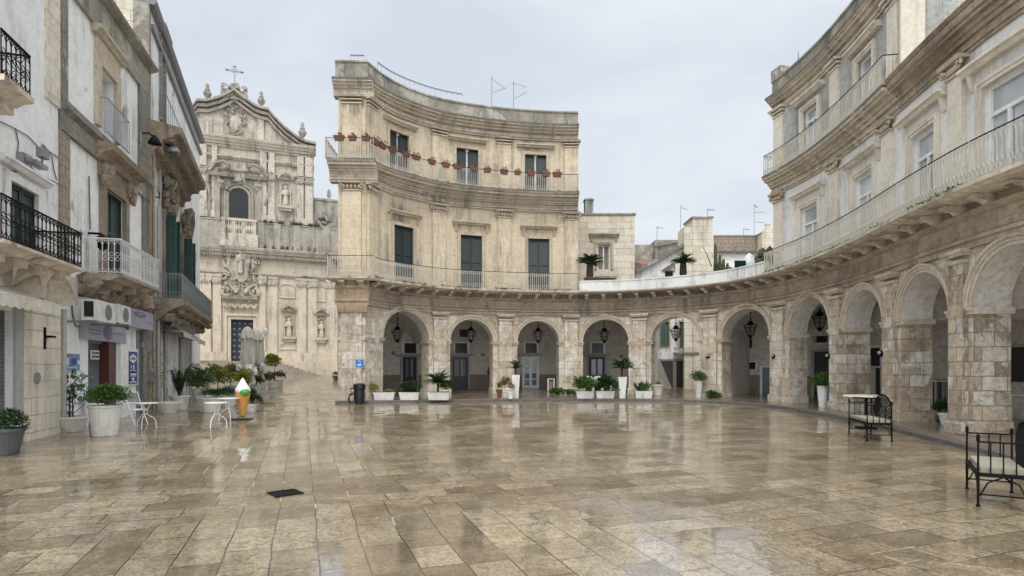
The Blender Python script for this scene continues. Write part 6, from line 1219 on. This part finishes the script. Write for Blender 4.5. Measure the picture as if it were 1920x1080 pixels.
def monobloc(px, py, label, rz, group=None, Y=None):
    x, y, z = onground(px, py) if Y is None else ((px-CX)/F*Y, Y, pz((px-CX)/F*Y, Y)); t = thing('plastic_chair', label, 'chair', (x, y, z), rz, group); mb = MB(); mb.prof([(-.22, .43), (.2, .41), (.2, .44), (-.22, .46)], -.24, .24); mk('seat', mb, M['canvaswhite'], t)
    mb = MB(); k = 8; mb.loft([[(.24*math.cos(math.pi*j/k)*1.0, .2+.12*(z_-.44)+d, z_+.12*math.sin(math.pi*j/k)*(z_ > .7)) for j in range(k+1)]+[(-.24*math.cos(math.pi*j/k), .225+.12*(z_-.44)+d, z_-.02) for j in range(0)] for z_, d in ((.44, 0), (.8, 0))], 0, False, False); mk('backrest', mb, M['canvaswhite'], t)
    for sx in (-1, 1):
        for sy in (-1, 1): mb = MB(); mb.tube([(sx*.24, sy*.22, 0), (sx*.21, sy*.18, .43)], .022, 5); mk('leg', mb, M['canvaswhite'], t)
        mb = MB(); mb.tube([(sx*.25, -.2, .43), (sx*.27, -.18, .64), (sx*.26, .22, .66)], .02, 5); mk('armrest', mb, M['canvaswhite'], t)
monobloc(181, 799, 'white plastic chair half hidden behind the large bucket pot', 2.2)
for i, px in enumerate((1103, 1120, 1137)): monobloc(px, 0, ['white plastic chair under the fourth arch, nearest the third pier', 'white plastic chair under the fourth arch, middle of three', 'white plastic chair under the fourth arch, nearest the palm planter'][i], math.pi, 'white plastic chairs under the fourth arch', 32.5)
# ice cream cone
o = thing('ice_cream_cone', 'giant ice cream cone figure with white and green scoops on black base', 'display cone', onground(455, 787)); mb = MB(); mb.box(-.26, .26, -.2, .2, 0, .04); mk('base', mb, M['bin'], o)
mb = MB(); mb.lathe([(.05, .03), (.06, .12), (.23, .84), (.235, .92), (.2, .93)], (0, 0, 0), 20)
for i in range(10):
    for sg in (-1, 1): mb.tube([((.06+.17*t)*math.cos(i*.628+sg*t*1.1), (.06+.17*t)*math.sin(i*.628+sg*t*1.1), .12+.72*t) for t in (0, .25, .5, .75, 1)], .006, 4)
mk('wafer', mb, M['wafer'], o)
mb = MB(); mb.lathe([(.21, .9), (.24, .97), (.22, 1.04), (.15, 1.16), (.09, 1.27), (.02, 1.38)], (0, 0, 0), 20, 0, lambda t, i: 1+.05*math.sin(t*6.28*3+i)); mk('cream_scoop', mb, M['cream'], o, smooth=True)
mb = MB(); mb.blob((.11, -.13, .9), (.17, .13, .12), .18, 4, k=16, m=10); mk('pistachio_scoop', mb, M['pist'], o, smooth=True); mb = MB(); mb.blob((.02, -.05, .13), (.065, .065, .045), .2, 2); mk('green_drip', mb, M['pist'], o)
# closed parasols
def parasol(px, Y, h, label, seed):
    x = (px-CX)/F*Y; t = thing('closed_parasol', label, 'parasol', (x, Y, gz(x, Y)), seed*.7, 'closed cream parasols'); mb = MB(); mb.tube([(0, 0, 0), (0, 0, h-.1)], .03, 8); mk('pole', mb, M['frame'], t); mb = MB(); mb.frus(0, 0, 0, .14, .8, .8, .7, .7); mk('base', mb, M['greylt'], t)
    f = lambda t_, i: 1+.28*math.sin(t_*6.283*8+seed)+.1*math.sin(t_*6.283*3+seed*2)
    mb = MB(); mb.lathe([(.34, .75), (.28, 1.05), (.2, 1.3), (.15, 1.42), (.27, 1.6), (.32, 2.0), (.29, 2.6), (.26, h-.5), (.2, h-.25), (.06, h-.06)], (0, 0, 0), 48, 0, f); mk('canopy', mb, M['canvas'], t)
    mb = MB(); mb.lathe([(.36, h-.62), (.33, h-.5), (.26, h-.22), (.15, h-.06), (.02, h+.02)], (0, 0, 0), 40, 0, lambda t_, i: 1+.12*math.sin(t_*6.283*7+seed+i)); mk('top_cover', mb, M['canvas'], t)
    mb = MB(); [mb.blob((.32*math.cos(a), .32*math.sin(a), 1.42+.12*math.sin(a*3)), (.22, .2, .2), .5, i) for i, a in enumerate((0., 1.3, 2.7, 4.6))]; mk('tie', mb, M['canvaswhite'], t)
parasol(464, 30.5, 3.75, 'closed cream parasol in front of the church door', 1); parasol(482, 33.5, 3.7, 'closed cream parasol behind and right of the other', 2)
Y = 34.; x = (488-CX)/F*Y; o = thing('street_candelabra', 'slim street lamp with two white globes right of the parasols', 'street lamp', (x, Y, gz(x, Y))); mb = MB(); mb.tube([(0, 0, 0), (0, 0, 3.6)], .045, 8); mk('post', mb, M['grey'], o)
for sx in (-1, 1):
    mb = MB(); mb.tube([(0, 0, 3.1), (sx*.2, 0, 3.15), (sx*.3, 0, 3.4)], .025, 6); a = mk('arm', mb, M['grey'], o); mb = MB(); mb.lathe([(.05, 0), (.13, .06), (.15, .22), (.12, .36), (.03, .4)], (sx*.3, 0, 3.4), 12); mk('globe', mb, M['canvaswhite'], a)
# bin, sign, stand
x = (676-CX)/F*25.9; o = thing('litter_bin', 'black round litter bin against the corner pier', 'bin', (x, 25.7, gz(x, 25.7))); mb = MB(); mb.lathe([(.18, 0), (.2, .04), (.25, .3), (.245, .66), (.2, .7)], (0, 0, 0), 20); mk('body', mb, M['bin'], o); mb = MB(); mb.lathe([(.27, .68), (.28, .72), (.27, .88), (.2, .93), (.02, .95)], (0, 0, 0), 20); mb.box(-.4, -.26, -.05, .05, .68, .73); mk('lid', mb, M['bin'], o)
mb = MB(); mb.tube([(-.42, .05, 0), (-.5, .05, .25), (-.42, .05, .42), (-.3, .05, .5)], .05, 7); mk('foot_pedal', mb, M['bin'], o)
s = EN.s(674, .13); z = ZC+(HY-681)/F*26.2; mb = MB(); mb.box(s-.17, s+.17, .125, .15, z-.17, z+.17); o = mk('wall_sign', mb, M['signblue'], None, EN, label='small square blue sign with white mark on the corner pier', cat='sign'); mb = MB(); mb.tube([(s-.06, .155, z+.1), (s+.04, .155, z+.1), (s+.05, .155, z+.03), (s-.02, .155, z)], .016, 5); mb.prism([(s-.1, z-.03), (s-.02, z-.07), (s+.08, z-.02), (s+.09, z-.1), (s-.02, z-.13), (s-.09, z-.09)], .151, .156); mk('sign_mark', mb, M['frame'], o, EN)
Y = 33.; x = (1033-CX)/F*Y; o = thing('display_stand', 'small open white display stand right of the glazed white door', 'stand', (x, Y, pz(x, Y))); mb = MB(); [mb.box(sx*.17-.03, sx*.17+.03, -.15, .15, 0, .7) for sx in (-1, 1)]; mb.box(-.2, .2, -.15, .15, .7, .74); mb.box(-.14, .14, -.15, .15, .02, .06); mk('frame', mb, M['frame'], o); mb = MB(); mb.box(-.1, .1, -.05, .05, .06, .6); mk('bottle_crate', mb, M['grey'], o)
# iron armchairs and table
def bench(p1, p2, label):
    a, b = Vector(p1), Vector(p2); w = (a-b).length; c = (a+b)/2; d = (a-b).normalized(); x_ = -d; rz = math.atan2(x_.y, x_.x); t = thing('iron_bench', label, 'bench', (c.x, c.y, gz(c.x, c.y)), rz, 'black iron benches with cream cushions'); W = w/2; D = .52
    for sx in (-1, 1):                                          # local: x along the bench, front at y = 0, back at y = D
        mb = MB()
        for y0 in (0, D): mb.lathe([(.014, .45), (.014, .86), (.024, .87), (.024, .94), (.012, .96)], (sx*W, y0, 0), 6)
        mb.tube([(sx*W, 0, .86), (sx*W, D, .86)], .012, 6)
        for i in range(1, 4): mb.tube([(sx*W, D*i/4, .45), (sx*W, D*i/4, .86)], .009, 5)
        mk('armrest', mb, M['iron'], t)
    mb = MB()
    for y0 in (0, D): mb.box(-W, W, y0-.02, y0+.02, .40, .45)
    for sx in (-W, W): mb.box(sx-.02, sx+.02, .021, D-.021, .40, .45)
    mk('seat_frame', mb, M['iron'], t)
    mb = MB(); mb.box(-W+.03, W-.03, .03, D-.03, .452, .52); mk('cushion', mb, M['cushion'], t)
    for sx in (-1, 1):
        for y0 in (0, D):
            mb = MB(); mb.lathe([(.03, 0), (.03, .02), (.016, .03), (.02, .4)], (sx*W, y0, 0), 6); sg = 1 if y0 == 0 else -1; mb.tube([(sx*W, y0+sg*.02, .14), (sx*W, y0+sg*.1, .32), (sx*W, y0+sg*.25, .4)], .011, 5); mb.tube([(sx*(W-.02), y0, .14), (sx*(W-.1), y0, .32), (sx*(W-.3), y0, .4)], .011, 5); mk('leg', mb, M['iron'], t)
        mb = MB(); mb.tube([(sx*W, 0, .16), (sx*W, D, .16)], .011, 5); mk('stretcher', mb, M['iron'], t)
    mb = MB(); R0, R1 = W*.82, .36; zc = .74; k = 30; ring = [(R0*math.cos(6.2832*i/k), D+.04, zc+R1*math.sin(6.2832*i/k)) for i in range(k+1)]; mb.tube(ring, .018, 6)
    for i in range(-11, 12):
        for sg in (-1, 1):
            pts = []
            for j in range(41):
                u = -1+2*j/40.; x = i*.11+sg*u*.42; z = u*R1
                if (x/R0)**2+(z/R1)**2 < .97: pts.append((x, D+.04+.01*sg, zc+z))
            if len(pts) > 1: mb.tube([pts[0], pts[-1]], .009, 4)
    mk('woven_back', mb, M['iron'], t); return t
g2 = lambda px, py: onground(px, py)[:2]
bench(g2(1813, 916), g2(1834, 950), 'nearest black iron bench with round woven back at the right edge'); bench(g2(1592, 814), g2(1626, 828), 'farther black iron bench standing by the marble table')
x, y = 10.15, 16.4; o = thing('marble_table', 'pedestal table with cream marble top behind the farther iron bench', 'table', (x, y, gz(x, y)), .5); mb = MB(); mb.box(-.42, .42, -.42, .42, .92, .97); mk('tabletop', mb, M['marble'], o); mb = MB(); mb.tube([(0, 0, .05), (0, 0, .92)], .045, 8); mb.box(-.3, .3, -.04, .04, .0, .05); mb.box(-.04, .04, -.3, .3, .005, .055); mb.box(-.25, .25, -.25, .25, .87, .915); mk('pedestal', mb, M['iron'], o)
for px, py, Y, lab, w in ((1762, 713, 19.2, 'plain table inside the ninth arch', .8), (1912, 738, 14.6, 'long dark table at the right edge inside the last arch', 1.1)):
    x = (px-CX)/F*Y; zz = pz(x, Y); h = ZC+(HY-py)/F*Y-zz; o = thing('arcade_table', lab, 'table', (x, Y, zz)); mb = MB(); mb.box(-w/2, w/2, -.35, .35, h-.04, h); mk('tabletop', mb, M['marble'] if w < 1 else M['greylt'], o)
    for sx in (-1, 1):
        for sy in (-1, 1): mb = MB(); mb.box(sx*(w/2-.05)-.03, sx*(w/2-.05)+.03, sy*.3-.03, sy*.3+.03, 0, h-.041); mk('leg', mb, M['greylt'], o)
# drain
mb = MB(); d = .2; mb.box(-d, d, -d, -d+.05, 0, .012); mb.box(-d, d, d-.05, d, 0, .012); mb.box(-d, -d+.05, -d+.051, d-.051, 0, .012); mb.box(d-.05, d, -d+.051, d-.051, 0, .012); mb.box(-d+.051, d-.051, -d+.051, d-.051, 0, .003, 1)
for i in range(5): x = -d+.075+i*.055; mb.box(x, x+.03, -d+.051, d-.051, .0032, .01)
dg = thing('drain_grate', 'square dark iron drain grate set in the wet paving', 'drain', (DR[0], DR[1], DR[2]+.003), .72); mk('grate', mb, [M['iron'], M['dark']], dg)

# ------------------------------------------------------------------ sky, sun, camera
w = bpy.data.worlds.new('World'); sc.world = w; w.use_nodes = True; t = w.node_tree; bg = t.nodes['Background']
EL, AZ = math.radians(55), math.radians(186)
sky = N(t, 'TexSky', sky_type='NISHITA', sun_disc=False, sun_elevation=EL, sun_rotation=AZ, air_density=1.4, dust_density=3.)
g_ = N(t, 'TexCoord').outputs['Generated']; z = N(t, 'SeparateXYZ', {0: g_}).outputs[2]
cl = N(t, 'TexNoise', {'Vector': scl(t, g_, (1.6, 1.6, 5.)), 'Scale': 1.5, 'Detail': 6., 'Roughness': .5, 'Distortion': .3}).outputs[0]
cc = mix(t, rng(t, cl, .38, .66), (4.5, 4.9, 5.4), (5.55, 5.8, 6.1))
yb = N(t, 'SeparateXYZ', {0: g_}).outputs[1]
lum = mth(t, 'MULTIPLY', rng(t, z, .56, .95, 1., 2.3), rng(t, yb, .3, -.8, .97, 1.7))       # overcast: brighter overhead and towards the veiled sun
cc = mix(t, 1., cc, N(t, 'CombineXYZ', {i: lum for i in range(3)}).outputs[0], 'MULTIPLY')
t.links.new(mix(t, .9, sky.outputs[0], cc), bg.inputs[0]); bg.inputs[1].default_value = .1
ld = bpy.data.lights.new('Sun', 'SUN'); ld.energy = .9; ld.angle = math.radians(25); ld.color = (1, .95, .87); so = bpy.data.objects.new('Sun', ld); COL.objects.link(so)
dv = Vector((math.cos(EL)*math.sin(AZ), math.cos(EL)*math.cos(AZ), math.sin(EL))); so.rotation_euler = dv.to_track_quat('Z', 'Y').to_euler(); so.location = dv*100
cd = bpy.data.cameras.new('Camera'); cd.sensor_width = 36; cd.lens = F/1920*36; cd.shift_y = (HY-540)/1920; cd.clip_end = 2000; cd.clip_start = .1
co = bpy.data.objects.new('Camera', cd); COL.objects.link(co); co.location = (0, 0, ZC); co.rotation_euler = (math.pi/2, 0, 0); sc.camera = co
sc.view_settings.view_transform = 'Standard'; sc.view_settings.look = 'None'; sc.view_settings.exposure = .7; sc.view_settings.gamma = 1
sc.cycles.max_bounces = 6; sc.cycles.use_denoising = True
